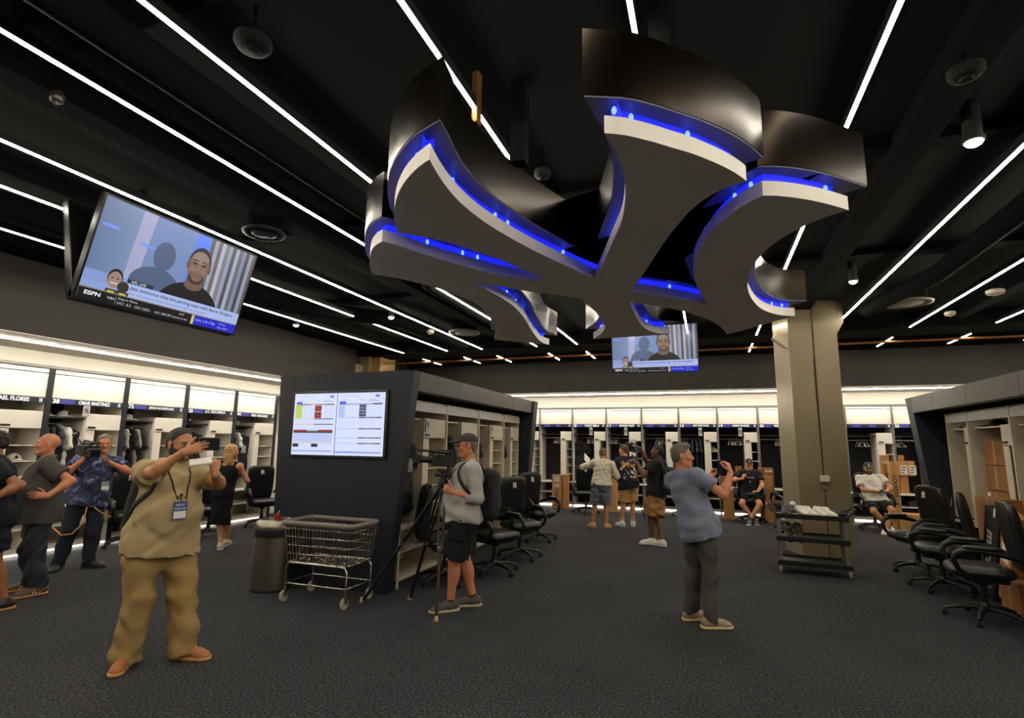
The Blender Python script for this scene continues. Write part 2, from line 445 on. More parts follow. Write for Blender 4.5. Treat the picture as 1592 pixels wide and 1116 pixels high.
def struct(name, lo, hi, m, parent=None, ch=0.0):
    o = MB().box(lo, hi, ch).build(name, m, parent, smooth=False)
    if parent is None: o['kind'] = 'structure'
    return o
LX, FY = -9.0, 14.5                  # locker fronts of the long wall and of the end wall
X0, X1, Y0, Y1, ZC = -9.62, 8.6, -4.5, 15.12, 4.08
struct('floor', (X0, Y0, -.1), (X1, Y1, 0), carpet)
struct('ceiling', (X0, Y0, ZC), (X1, Y1, ZC + .1), ceil_blk)
struct('wall_left', (X0 - .1, Y0, 0), (X0, Y1, ZC), white)
struct('wall_back', (X0, Y1, 0), (X1, Y1 + .1, ZC), white)
struct('wall_right', (X1, Y0, 0), (X1 + .1, Y1, ZC), white)
struct('wall_front', (X0, Y0 - .1, 0), (X1, Y0, ZC), taupe)
# upper bulkheads, their lit undersides and the cap rail above the lockers
struct('trim_1', (X0, Y0, 2.985), (LX + .78, Y1, 4.02), taupe)
struct('trim_2', (LX + .781, FY - .78, 3.04), (X1, Y1, 4.0), taupe)
struct('trim_3', (X0, Y0, 2.970), (LX + .778, Y1, 2.984), white)
struct('trim_4', (LX + .781, FY - .778, 3.025), (X1, Y1, 3.039), white)
struct('trim_5', (X0, Y0, 2.66), (LX + .015, 11.2, 2.70), grey_trim)
struct('trim_6', (-5.6, FY - .015, 2.655), (X1, Y1, 2.69), grey_trim)
struct('trim_7', (X1 - .66, Y0, 3.10), (X1, 14.4, 4.0), taupe)
# beams under the black ceiling
for i, (lo, hi) in enumerate([((X0, 11.1, 3.80), (X1, 11.9, ZC)), ((X0, 13.5, 3.86), (X1, 14.3, ZC)),
                              ((X0, 7.3, 4.0), (X1, 7.55, ZC)), ((X0, 4.6, 4.0), (X1, 4.8, ZC)), ((X0, 1.6, 4.0), (X1, 1.85, ZC)),
                              ((-4.2, Y0, 3.90), (-3.95, 11.1, ZC)), ((-8.0, Y0, 3.92), (-7.6, 11.1, ZC)), ((1.45, Y0, 3.93), (1.7, 11.1, ZC)), ((4.05, Y0, 3.9), (4.25, 11.1, ZC))]):
    struct('beam' if i == 0 else 'beam', lo, hi, beam_blk, ch=.01)
pm = MB(); pm.tube([(X0, 12.15, 3.74), (X1, 12.15, 3.74)], .022, 8)
tag(pm.build('conduit_pipe', mat('orange_pipe', (150, 92, 40), .5)), 'thin orange pipe running under the ceiling along the back beam', 'pipe')
# air ducts hung under the ceiling, hardly lit
for k, (pts, r, lb) in enumerate([([(-6.3, -2, 3.86), (-6.25, 6.9, 3.86), (-5.2, 8.2, 3.86), (-5.0, 10.6, 3.86)], .13, 'black round air duct above the big hanging television'),
                              ([(-3.05, -2, 3.88), (-3.0, 5.2, 3.88), (-3.6, 6.4, 3.88), (-3.6, 10.8, 3.88)], .115, 'black round air duct left of the hanging emblem'),
                              ([(2.8, -1, 3.88), (2.85, 8.0, 3.88), (2.5, 9.8, 3.88)], .115, 'black round air duct right of the hanging emblem')]):
    t = tag(MB().tube(pts, r, 16).build('air_duct', beam_blk), lb, 'duct')

# pillars
p = MB(); p.prism([(1.16, 10.2), (1.335, 9.70), (2.06, 9.80), (2.14, 10.5), (1.5, 10.75)], 0, ZC)
pil = p.build('pillar', olive, smooth=False); pil['kind'] = 'structure'
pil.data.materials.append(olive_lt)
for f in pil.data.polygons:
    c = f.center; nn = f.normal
    if abs(nn.z) < .1 and nn.x < -.5 and nn.y < .2: f.material_index = 1  # left-facing sides take the paler, slightly metallic colour
q = MB(); q.box((1.695, 9.742, .0), (1.71, 9.756, ZC - .02)); q.build('pillar_joint', mat('joint_dark', (52, 44, 34), .7), pil, smooth=False)
q = MB(); q.M = Matrix.Translation((2.10, 9.86, 3.62)); q.prism([(0, 0), (.16, .14), (.16, .46), (0, .46)], -.08, .08)
gus = MB(); gus.v = []; 
def gusset(x0, x1, y0, y1, z0, zt, name):
    g = MB(); g._add([(x0, y0, z0), (x0, y1, z0), (x0, y0, zt), (x0, y1, zt), (x1, y0, z0 + (zt - z0)*.35), (x1, y1, z0 + (zt - z0)*.35), (x1, y0, zt), (x1, y1, zt)],
           [[0, 1, 3, 2], [4, 6, 7, 5], [0, 4, 5, 1], [2, 3, 7, 6], [0, 2, 6, 4], [1, 5, 7, 3]]); return g.build(name, olive, pil, smooth=False)
gusset(2.06, 2.17, 9.82, 10.1, 3.50, ZC, 'gusset')
q = MB(); R = Matrix.Rotation(math.radians(42), 3, 'Y')
q.box((1.10, 9.72, 3.36), (1.40, 9.90, 3.50), .01, R=R.to_3x3()); q.build('brace', mat('brace_paint', (170, 156, 128), .4), pil, smooth=False)
bx = boxpart('socket_box', (1.64, 9.66, 1.14), (1.77, 9.742, 1.24), mat('socket_cream', (196, 184, 158), .5), pil, .008)
q = MB(); q.tube([(1.70, 9.74, 1.24), (1.695, 9.738, 2.0), (1.69, 9.735, 3.1)], .006, 6); q.build('socket_cable', black_soft, pil)
boxpart('conduit_plate', (1.66, 9.728, 1.02), (1.75, 9.742, 1.13), mat('plate_tan', (120, 104, 80), .6), pil, .003)
p = MB(); p.box((X0 + .02, 11.25, 0), (-7.95, 12.2, ZC)); pil2 = p.build('pillar', olive, smooth=False); pil2['kind'] = 'structure'
p = MB(); p.box((-7.95, 11.4, 0), (-7.72, 12.1, ZC)); p.build('pillar_return', mat('pillar_gold', (166, 132, 74), .35, .3), pil2, smooth=False)
t = thing('wall_speaker', 'small beige box speaker high on the olive pillar behind the navy island', 'speaker', (-8.35, 11.1, 3.42))
boxpart('speaker_body', (-.26, -.14, -.14), (.26, .14, .16), mat('speaker_beige', (132, 120, 96), .5), t, .02)
boxpart('speaker_grille', (-.22, -.155, -.1), (.22, -.141, .12), mat('speaker_cloth', (104, 94, 76), .9, bump=.4, bscale=300), t, .004)

# ---------------------------------------------------------------- hanging emblem
EMB = [(-1.201, 2.095, 1), (-1.228, 2.221, 0), (-1.252, 2.390, 0), (-1.259, 2.587, 0), (-1.238, 2.821, 0), (-1.185, 3.078, 0), (-1.113, 3.339, 0), (-1.024, 3.608, 0), (-0.806, 4.183, 1), (-0.702, 3.894, 0), (-0.556, 3.458, 0), (-0.438, 3.112, 0), (-0.383, 2.869, 0), (-0.350, 2.656, 0), (-0.340, 2.463, 0), (-0.351, 2.276, 0), (-0.368, 2.146, 1), (-0.279, 2.194, 0), (-0.163, 2.293, 0), (-0.096, 2.359, 0), (-0.007, 2.444, 0), (0.112, 2.587, 0), (0.193, 2.707, 0), (0.244, 2.802, 1), (0.199, 2.821, 0), (0.123, 2.859, 0), (0.044, 2.945, 0), (-0.035, 3.072, 0), (-0.102, 3.228, 0), (-0.174, 3.410, 0), (-0.285, 3.739, 0), (-0.399, 4.095, 0), (-0.588, 4.648, 1), (-0.398, 4.799, 0), (-0.199, 4.997, 0), (0.052, 5.279, 1), (-0.004, 4.865, 0), (-0.034, 4.590, 0), (-0.046, 4.281, 0), (-0.036, 4.018, 0), (-0.007, 3.788, 0), (0.064, 3.488, 0), (0.155, 3.257, 0), (0.244, 3.104, 0), (0.337, 3.003, 1), (0.415, 3.032, 0), (0.543, 3.110, 0), (0.673, 3.214, 0), (0.815, 3.351, 1), (0.714, 3.412, 0), (0.611, 3.526, 0), (0.527, 3.661, 0), (0.452, 3.839, 0), (0.401, 4.047, 0), (0.374, 4.233, 0), (0.365, 4.542, 0), (0.379, 4.828, 0), (0.431, 5.164, 0), (0.534, 5.560, 0), (0.669, 5.829, 0), (0.783, 5.959, 0), (0.903, 6.021, 1), (0.743, 6.212, 0), (0.592, 6.413, 0), (0.430, 6.635, 0), (0.275, 6.804, 1), (0.199, 6.363, 0), (0.082, 5.987, 0), (-0.060, 5.688, 0), (-0.165, 5.502, 0), (-0.381, 5.238, 0), (-0.640, 4.994, 1), (-0.649, 5.383, 0), (-0.647, 5.837, 0), (-0.621, 6.196, 0), (-0.535, 6.467, 0), (-0.375, 6.588, 1), (-0.636, 6.625, 0), (-1.010, 6.638, 0), (-1.317, 6.631, 1), (-1.171, 6.357, 0), (-1.062, 6.031, 0), (-1.042, 5.842, 0), (-1.017, 5.326, 0), (-1.042, 4.965, 0), (-1.055, 4.755, 0), (-1.103, 4.666, 1), (-1.233, 4.550, 0), (-1.378, 4.420, 0), (-1.540, 4.259, 0), (-1.647, 4.126, 0), (-1.845, 3.930, 1), (-1.795, 4.098, 0), (-1.756, 4.431, 0), (-1.745, 4.799, 0), (-1.804, 5.312, 0), (-1.919, 5.923, 0), (-2.014, 6.584, 0), (-1.975, 6.879, 1), (-2.325, 6.555, 0), (-2.558, 6.338, 1), (-2.293, 5.672, 0), (-2.188, 5.317, 0), (-2.088, 4.843, 0), (-2.076, 4.462, 0), (-2.132, 4.189, 0), (-2.212, 3.950, 0), (-2.343, 3.710, 0), (-2.499, 3.520, 1), (-2.419, 3.364, 0), (-2.305, 3.199, 0), (-2.188, 3.052, 0), (-2.094, 2.972, 0), (-2.023, 2.932, 1), (-1.965, 3.014, 0), (-1.903, 3.169, 0), (-1.803, 3.387, 0), (-1.682, 3.598, 0), (-1.541, 3.829, 0), (-1.372, 3.999, 0), (-1.218, 4.126, 1), (-1.239, 3.940, 0), (-1.307, 3.748, 0), (-1.393, 3.503, 0), (-1.497, 3.275, 0), (-1.601, 3.085, 0), (-1.719, 2.946, 0), (-1.837, 2.838, 1), (-1.784, 2.717, 0), (-1.694, 2.562, 0), (-1.597, 2.427, 0), (-1.494, 2.310, 0), (-1.394, 2.218, 0), (-1.285, 2.139, 0)]
def offset_poly(P, d, lim=1.9):
    n = len(P); A = sum(P[i][0]*P[(i + 1) % n][1] - P[(i + 1) % n][0]*P[i][1] for i in range(n)); sg = 1 if A > 0 else -1
    out = []
    for i in range(n):
        p0, p1, p2 = V3(P[i - 1]), V3(P[i]), V3(P[(i + 1) % n]); a = nrm(p1 - p0); b = nrm(p2 - p1)
        n1 = np.array([a[1], -a[0]])*sg; n2 = np.array([b[1], -b[0]])*sg; m = n1 + n2; L = np.linalg.norm(m)
        m = m/L if L > 1e-6 else n1
        out.append(tuple(p1 + m*d*min(1/max(m @ n1, .2), lim)))
    return out
def smooth_poly(P, C, it=1):
    """one Chaikin-like refinement that keeps the true corners"""
    for _ in range(it):
        Q, K = [], []; n = len(P)
        for i in range(n):
            p, q = V3(P[i]), V3(P[(i + 1) % n]); pm_ = V3(P[i - 1]); qn = V3(P[(i + 2) % n])
            Q.append(tuple(p)); K.append(C[i])
            if np.linalg.norm(q - p) > .06:
                t1 = np.zeros(2) if C[i] else (q - pm_)/2; t2 = np.zeros(2) if C[(i + 1) % n] else (qn - p)/2
                if C[i] and not C[(i + 1) % n]: t1 = (q - p)*1.5 - t2*.5
                if C[(i + 1) % n] and not C[i]: t2 = (q - p)*1.5 - t1*.5
                if C[i] and C[(i + 1) % n]: t1 = t2 = q - p
                Q.append(tuple((p + q)/2 + (t1 - t2)/8)); K.append(0)
        P, C = Q, K
    return P
plan0 = [(a, b) for a, b, c in EMB]
plan = smooth_poly(plan0, [c for a, b, c in EMB], 2)
mid = np.mean(plan0, 0)
LOGO = [((x - mid[0])/4.78, -(y - (2.095 + 6.88)/2)/4.78) for x, y in plan0]      # upright monogram, height 1
em = thing('hanging_emblem', 'giant interlocking letters emblem hung from the ceiling with blue glowing edges', 'emblem', (mid[0], mid[1], 3.0))
loc = lambda P: [(x - mid[0], y - mid[1]) for x, y in P]
plate_m = mat('emblem_plate', (226, 221, 210), .55, var=.02, scale=2)
box_m = mat('emblem_side_metal', (32, 26, 20), .26, .95, var=.2, scale=1.2)
MB().prism(loc(plan), 0, .085).build('face_plate', plate_m, em, smooth=True, angle=25)
MB().prism([(x, y + .04) for x, y in loc(offset_poly(plan, .07))], .160, .485).build('metal_box', box_m, em, smooth=True, angle=25)
MB().prism([(x, y + .04) for x, y in loc(offset_poly(plan, .066))], .152, .1595).build('added_glow_liner', mat('glow_liner_grey', (112, 112, 120), .5), em, smooth=False)  # thin grey liner added below the box to catch the blue light
glow = emis('blue_glow', (.012, .02, 1.0), BLUE_L)
MB().prism(loc(offset_poly(plan, -.05)), .085, .154, False).build('light_core', glow, em, smooth=True, angle=25)
lamp_m = emis('blue_lamp', (.05, .09, 1.0), 7)
per = [V3(p) for p in offset_poly(plan, -.035)]; acc = .12; lm = MB().ball((0, 0, 0), (.012, .012, .02), 8, 6).mesh('led'); lm.materials.append(lamp_m)
rng = random.Random(4)
for i in range(len(per)):
    a, b2 = per[i], per[(i + 1) % len(per)]; L = np.linalg.norm(b2 - a)
    while acc < L:
        c = a + (b2 - a)*acc/L; o = bpy.data.objects.new('led_lamp', lm); link(o, em); o.location = (c[0] - mid[0], c[1] - mid[1], .118)
        acc += .36*rng.choice((.4, .9, 1.4, 1.9))
    acc -= L
for hx, hy in ((-.15, 2.6), (-1.1, 3.1), (.45, 4.0), (-2.1, 4.4), (-.75, 5.6), (.5, 5.8)):
    q = MB(); q.box((-.05, -.05, .49), (.05, .05, ZC - 3.0)); o = q.build('hanger_post', beam_blk, em, smooth=False); o.location = (hx - mid[0], hy - mid[1], 0)

# ---------------------------------------------------------------- ceiling lights
rail_m = emis('rail_light', (1.0, .91, .76), RAIL_L); rail_h = mat('rail_housing', (28, 27, 25), .5)
rail_names = {-6.83: 'linear light behind the big hanging television', -5.66: 'linear light just beyond the big hanging television',
              -4.77: 'linear light passing over the big hanging television', -3.46: 'linear light ending left of the emblem', -2.55: 'linear light running into the left tip of the emblem',
              -1.33: 'linear light crossing the left arm of the emblem', -.27: 'linear light above the tall middle arm of the emblem', .97: 'linear light at the right tip of the emblem',
              2.2: 'linear light ending at the olive pillar', 3.45: 'linear light right of the olive pillar', 4.68: 'linear light above the right locker island', 5.9: 'linear light beyond the right locker island', 7.1: 'linear light nearest the right wall'}
for x, lb in rail_names.items():
    for (ya, yb, suf) in ((Y0 + .3, 11.05, 'long white '), (12.0, 13.0, 'short far piece of the ')):
        t = thing('linear_light', (suf + lb), 'ceiling light', (x, ya, 3.8), group='linear lights under the ceiling')
        boxpart('housing', (-.015, 0, .004), (.015, yb - ya, .07), rail_h, t, 0)
        boxpart('diffuser', (-.0115, 0, -.007), (.0115, yb - ya, .004), rail_m, t, 0)
q = MB(); q.box((-.022, -.035, -.10), (.022, .035, .27), .006); bk = q.build('rail_bracket', mat('bracket_brass', (150, 116, 62), .4, .5), smooth=False); bk.location = (-1.33, 2.90, 3.80)
tag(bk, 'tan metal bracket holding the linear light over the left arm of the emblem', 'bracket')
# cove lights (in the lit underside of the bulkheads) and toe lights under the lockers
cove_m = emis('cove_light', (1.0, .92, .78), COVE_L); toe_m = emis('toe_light', (1.0, .92, .8), TOE_L)
tag(boxpart('cove_light', (LX + .22, Y0 + .1, 2.958), (LX + .255, 11.2, 2.9695), cove_m, None, 0), 'long warm strip light in the soffit above the long wall lockers', 'strip light')
tag(boxpart('cove_light', (-7.6, FY - .27, 3.013), (X1 - .7, FY - .235, 3.0245), cove_m, None, 0), 'long warm strip light in the soffit above the back wall lockers', 'strip light')
tag(boxpart('cove_light', (X1 - .56, Y0 + .1, 3.085), (X1 - .52, 14.3, 3.0995), cove_m, None, 0), 'warm strip light in the soffit along the right wall', 'strip light')  # unseen strip, added to light the room from the right
tag(boxpart('toe_light', (LX - .16, 3.7, .055), (LX - .10, 9.4, .068), toe_m, None, 0), 'white strip light under the toe of the long wall lockers', 'strip light')
tag(boxpart('toe_light', (-5.3, FY + .08, .055), (4.9, FY + .14, .068), toe_m, None, 0), 'white strip light under the toe of the back wall lockers', 'strip light')

def diffuser(x, y, z, r, label, dark):
    t = thing('air_diffuser', label, 'ceiling vent', (x, y, z)); mm = mat('diffuser_black', (26, 25, 24), .5) if dark else mat('diffuser_grey', (186, 180, 168), .45)
    MB().lathe([(r*.78, .03), (r*.8, ZC - z - .01)], 28).build('duct_neck', beam_blk, t)
    MB().lathe([(r*.72, .05), (r*.74, .03), (r*.86, 0), (r*.98, .008), (r, .025), (r*.8, .05)], 36).build('outer_ring', mm, t, angle=60)
    MB().lathe([(.0, -.012), (r*.4, -.01), (r*.58, .004), (r*.6, .016), (.0, .03)], 32).build('center_plate', mat('diffuser_dark', (26, 26, 25), .5) if dark else mat('diffuser_pale', (226, 220, 206), .5), t, angle=60)
    MB().lathe([(r*.64, .012), (r*.66, .008), (r*.68, .02), (r*.66, .03)], 32).build('inner_ring', mm, t, angle=60)
diffuser(-4.31, 4.12, 3.8, .215, 'black round air diffuser beside the big hanging television', True)
diffuser(-4.42, 9.35, 3.8, .31, 'pale round air diffuser above the navy island', False)
diffuser(2.91, 9.27, 3.8, .31, 'pale round air diffuser right of the olive pillar', False)
def detector(x, y, z, r, label, m, lens=None):
    t = thing('smoke_detector', label, 'smoke detector', (x, y, z))
    MB().lathe([(r*.5, -.03), (r*.85, -.022), (r, .0), (r, .03), (r*.6, .05)], 24).build('detector_body', m, t, angle=50)
    MB().lathe([(0, -.045), (r*.3, -.043), (r*.42, -.028)], 20).build('sensor', m, t, angle=50)
    MB().cyl((0, 0, .04), (0, 0, ZC - z), .012, 8).build('stem', beam_blk, t)
wd_ = mat('detector_white', (190, 180, 160), .5)
detector(3.8, 8.9, 3.8, .105, 'pale round detector under the ceiling nearest the right island', wd_)
detector(3.72, 10.14, 3.8, .075, 'small pale round detector beyond the right round diffuser', wd_)
detector(-5.01, 9.02, 3.8, .085, 'pale round detector left of the round diffuser above the island', wd_)
detector(-5.02, 10.12, 3.8, .065, 'small pale round detector beyond the diffuser above the island', wd_)
dk = mat('detector_dark', (16, 16, 16), .9)
detector(1.49, 3.49, 3.8, .09, 'dark round detector in the black ceiling over the right side', dk)
detector(-2.3, 2.0, 3.84, .1, 'dark round ceiling disc with a dangling cable near the camera', dk)
detector(-1.18, 3.9, 3.84, .07, 'dark round disc seen between the arms of the emblem', dk)
detector(-3.9, 1.95, 3.84, .04, 'tiny dark sprinkler head near the camera', mat('sprinkler_metal', (90, 86, 80), .4, .8))
spot_m = emis('spot_lens', (1, .9, .74), 26)
def spot(x, y, z, r, label):
    t = thing('downlight', label, 'downlight', (x, y, z))
    MB().lathe([(r*.92, -.004), (r*1.08, .0), (r*1.08, .025), (r*.9, .03), (r*.9, ZC - z - .01)], 24).build('lamp_can', mat('can_dark', (40, 39, 37), .5), t, angle=50)
    MB().lathe([(0, -.038), (r*.4, -.034), (r*.75, -.02), (r*.92, .0)], 24).build('lens', spot_m, t)
spot(1.85, 4.35, 3.8, .062, 'bright round downlight over the right foreground')
spot(1.86, 7.75, 3.8, .055, 'round downlight beside the top of the olive pillar')
spot(-5.06, 7.73, 3.8, .055, 'round downlight above the navy island')
spot(-7.13, 7.75, 3.8, .055, 'round downlight above the long wall lockers')
# ---------------------------------------------------------------- lockers
disp_m = emis('name_display_panel', (.008, .012, .035), 1.0); disp_m.node_tree.nodes['Principled BSDF'].inputs['Base Color'].default_value = (.004, .004, .006, 1)
disp_txt = emis('display_lettering', (1, .98, .95), 1.1)
disp_blue = emis('display_stadium_blue', (.06, .05, .42), .8)
handle_m = mat('handle_black', (26, 25, 24), .4)
card_m = mat('card_grey', (188, 184, 176), .6)
RX = Matrix.Rotation(0, 4, 'Z')
def logo_mesh(h, depth, key={}):
    k = (round(h, 3), depth)
    if k not in key: key[k] = [(x*h, y*h) for x, y in LOGO]
    return key[k]
def emblem(name, m, parent, fr, h, depth=.003, xs=1.0):
    b = MB(); b.M = fr; b.prism([(x*h*xs, y*h) for x, y in LOGO], 0, depth); o = b.build(name, m, parent, smooth=False); return o
def locker(label, w, bay, strip, post_w, post_m, side_m, back_m, cub_back, loc, rz, group, tall=True, dark_shelf=True):
    t = thing('locker', label, 'locker', loc, rz, group); D = .56; B = lambda n, lo, hi, m, par=t, ch=.003: boxpart(n, lo, hi, m, par, ch)
    H = 2.655 if tall else 2.19
    B('post', (-post_w/2, -.022, 0), (post_w/2, .0, H), post_m)
    B('side_panel', (.0, .001, .07), (.02, D, H), side_m); B('side_panel', (w - .021, .001, .07), (w - .001, D, H), side_m)
    B('back_panel', (.021, D, .07), (bay, D + .02, H), back_m); B('back_panel', (bay, D, .07), (w - .022, D + .02, H), cub_back)
    if tall:
        B('upper_panel', (.022, .004, 2.232), (w - .022, .024, 2.578), side_m, ch=.004); B('header_rail', (.022, .0, 2.59), (w - .022, .022, 2.654), side_m)
        B('upper_shelf', (.022, .026, 2.215), (w - .022, D, 2.23), side_m)
        dz0, dz1, d0, d1 = 2.152, 2.228, 1.785, 2.03
    else:
        B('upper_shelf', (.022, .02, 2.17), (w - .022, D, 2.19), side_m); dz0, dz1, d0, d1 = 2.05, 2.165, 1.72, 1.97
    nd = B('name_display', (post_w/2, -.016, dz0), (w - post_w/2, .004, dz1), disp_m if tall else mat('display_off', (176, 170, 158), .3, var=.1, scale=8), ch=.002)
    b1 = bay + strip
    B('partition', (bay, .004, .68), (bay + .018, D, d1), side_m); B('partition', (b1, .03, .68), (b1 + .014, D, d0), side_m)
    B('column_panel', (bay, -.002, .68), (b1, .014, d0 - .008), side_m)
    dr = B('cabinet_door', (bay, -.006, d0), (w - .03, .014, d1), side_m, ch=.004)
    B('handle', (bay + .03, -.02, d0 + .025), (bay + .03 + min(.13, w*.1), -.006, d0 + .052), handle_m, dr)
    B('cabinet_top', (bay + .018, .014, d1 - .016), (w - .022, D, d1), side_m); B('cabinet_floor', (bay + .018, .014, d0), (w - .022, D, d0 + .014), side_m)
    for z in (1.55, 1.33, 1.11, .89): B('cubby_shelf', (b1 + .014, .02, z - .012), (w - .022, D, z), side_m)
    B('hat_shelf', (.022, .05, 1.945), (bay, D, 1.965), mat('shelf_dark', (44, 43, 44), .5) if dark_shelf else side_m)
    q = MB(); q.cyl((.022, .27, 1.865), (bay, .27, 1.865), .012, 8); q.build('hanging_rod', chrome, t)
    B('bench', (.0, -.05, .645), (w, D, .68), side_m, ch=.006); B('shoe_shelf', (.022, .02, .372), (w - .022, D, .395), side_m)
    B('base_board', (.0, .0, .07), (w, D, .1), side_m); B('kick_panel', (.0, .22, .0), (w, .24, .07), white)
    if not tall:
        q = MB(); q.cyl((w*.18, .12, 2.158), (w*.18, .12, 2.169), .028, 14); q.build('shelf_light', emis('locker_spot', (1, .93, .8), 5), t)
    return t
def name_plate(lk, w, number, name, pw, emb=True):
    nd = [c for c in lk.children if c.name.startswith('name_display')][0]
    fr = lambda x, z: face_frame((x, -.0165, z), (1, 0, 0), (0, 0, 1)); zc = 2.19
    x0 = pw/2 + .01
    if number: lettering('number_lettering', number, disp_txt, nd, fr(x0 + .05, zc), .066, .09, .04, .0008)
    q = MB(); q.box((x0 + .11, -.0172, 2.156), (x0 + .11 + w*.17, -.016, 2.224)); q.build('stadium_picture', disp_blue, nd, smooth=False)
    if name: lettering('name_lettering', name, disp_txt, nd, fr(x0 + .11 + w*.17 + w*.26, zc), .058, w*.42, .03, .0008)
    else:
        q = MB(); q.box((w*.5, -.0172, 2.158), (w*.5 + w*.14, -.016, 2.222)); q.build('stadium_picture', disp_blue, nd, smooth=False)
    if emb: emblem('emblem', disp_txt, nd, fr(w - pw/2 - .06, zc), .062, .001)
def emblem_card(lk, x, z0=1.98, h=.17, w=.085):
    c = boxpart('emblem_card', (x - w/2, -.024, z0), (x + w/2, -.019, z0 + h), card_m, lk, .001)
    emblem('emblem', navy_dark, c, face_frame((x, -.0245, z0 + h*.55), (1, 0, 0), (0, 0, 1)), h*.5, .001)

ordn = ['first', 'second', 'third', 'fourth', 'fifth', 'sixth', 'seventh', 'eighth', 'ninth', 'tenth', 'eleventh']
# long wall on the left (fronts face the room)
LW, LP = 1.1, .075
left = []; lnames = [('', 'RAFAEL FLORES'), ('38', 'OMAR MARTINEZ'), ('72', 'JESÚS RODRÍGUEZ'), ('25', 'J.C. ESCARRA'), ('94', 'YERRY HERNÁNDEZ')]
llab = ['white open locker of the long wall, cut by the picture edge behind the bald man', 'white open locker of the long wall behind the man shouldering a video camera', 'white open locker of the long wall straight behind the man in the cream polo',
        'white open locker of the long wall between the cream polo man and the woman', 'white open locker of the long wall nearest the navy island, beside the woman']
for i in range(5):
    y = 3.88 + i*1.1
    if i == 0: lk = left0 = locker(llab[0], LW, .55, .14, LP, navy, white, navy_dark, mat('cubby_back', (150, 144, 134), .6), (LX, y, 0), math.pi/2, 'lockers of the long wall')
    else: lk = dup(left0, (LX, y, 0), math.pi/2, llab[i])
    left.append(lk)
dup(left0, (LX, 2.78, 0), math.pi/2, 'white open locker of the long wall just outside the left picture edge')
boxpart('post', (LW - LP/2, -.022, 0), (LW + LP/2, 0, 2.655), navy, left[-1], .003)
for lk, (n, s) in zip(left, lnames): name_plate(lk, LW, n, s, LP)
emblem_card(left[1], .52, 1.985, .165, .1)
# end wall
FW, FP = .936, .036
far = []; fnames = [('', ''), ('', ''), ('25', 'CODY BELLI'), ('11', 'ANTHONY VOLPE'), ('', ''), ('13', 'JAZZ CHISHOLM JR.'), ('19', 'ANDREW VELAZQUEZ'), ('35', 'WELLS AUSTIN'), ('28', 'AUSTIN'), ('', ''), ('22', '')]
fl = ['white open locker half hidden behind the far end of the navy island', 'white open locker with two tall cardboard boxes leaning in front', 'white open locker in front of the man in the cream shirt and grey shorts',
      'white open locker behind the man in the navy printed t-shirt', 'white open locker behind the man reaching up to the camera', 'white open locker with dark clothes behind the grey-haired man', 'white open locker behind the seated man in a black t-shirt',
      'white open locker just left of the olive pillar', 'white open locker hidden behind the olive pillar', 'white open locker behind the seated man in a white t-shirt', 'white open locker stacked with cardboard boxes beside the right island']
for i in range(11):
    x = -5.36 + i*FW
    if i == 0: lk = far0 = locker(fl[0], FW, .60, .15, FP, grey_trim, white, navy_dark, navy_dark, (x, FY, 0), 0, 'lockers of the back wall')
    else: lk = dup(far0, (x, FY, 0), 0, fl[i])
    far.append(lk)
for lk, (n, s) in zip(far, fnames): name_plate(lk, FW, n, s, FP)
for i in (2, 3, 5, 6, 7): emblem_card(far[i], .52, 1.93, .21, .085)

# ---------------------------------------------------------------- locker islands
isl = thing('locker_island', 'large navy free-standing locker island with a screen on its end', 'locker island', (-4.1, 7.7, 0))
def iso(name, vs, fs, m, parent, org, ch=0):
    b = MB(); b._add([(x - org[0], y - org[1], z - org[2]) for x, y, z in vs], fs); return b.build(name, m, parent, smooth=False)
HEXF = [[0, 1, 3, 2], [4, 6, 7, 5], [0, 4, 5, 1], [2, 3, 7, 6], [0, 2, 6, 4], [1, 5, 7, 3]]
def hexa(name, a, m, parent, org):
    """a: 8 corners ordered by (x, y, z) low/high"""
    return iso(name, a, HEXF, m, parent, org)
O = (-4.1, 7.7, 0)
def lean(y0, y1, xl0, xl1, xr0, xr1, z0, z1): # panel between y0 and y1, x edges at bottom (0) and top (1)
    return [(xl0, y0, z0), (xl1, y0, z1), (xl0, y1, z0), (xl1, y1, z1), (xr0, y0, z0), (xr1, y0, z1), (xr0, y1, z0), (xr1, y1, z1)]
hexa('end_panel', lean(5.35, 5.49, -5.0, -5.10, -3.40, -3.15, 0, 2.485), navy, isl, O)
hexa('end_panel', lean(9.84, 10.08, -5.0, -5.10, -3.34, -3.12, 0, 2.485), navy, isl, O)
hexa('side_panel', lean(5.495, 9.835, -5.0, -5.10, -4.9, -5.0, 0, 2.485), navy, isl, O)
hexa('core_wall', lean(5.495, 9.835, -4.02, -4.02, -3.985, -3.985, 0, 2.26), navy_dark, isl, O)
for k in range(4):
    y0 = 5.497 + k*1.0848; hexa('fascia_panel', lean(y0, y0 + 1.078, -3.30, -3.30, -3.175, -3.15, 2.262, 2.485), mat('fascia_grey', (68, 65, 60), .45, var=.05, scale=3), isl, O)
hexa('roof_panel', lean(5.495, 9.835, -5.0, -5.0, -3.31, -3.31, 2.42, 2.47), navy_dark, isl, O)
hexa('soffit_panel', lean(5.495, 9.835, -4.0, -4.0, -3.31, -3.31, 2.262, 2.275), navy_dark, isl, O)
hexa('plinth', lean(5.495, 9.835, -4.0, -4.0, -3.42, -3.42, 0, .06), navy_dark, isl, O)
il = []; ilab = ['dim cream locker of the navy island behind the tripod, with a black jersey', 'dim cream locker of the navy island behind the capped cameraman', 'dim cream locker of the navy island, second from its far end', 'dim cream locker at the far end of the navy island']
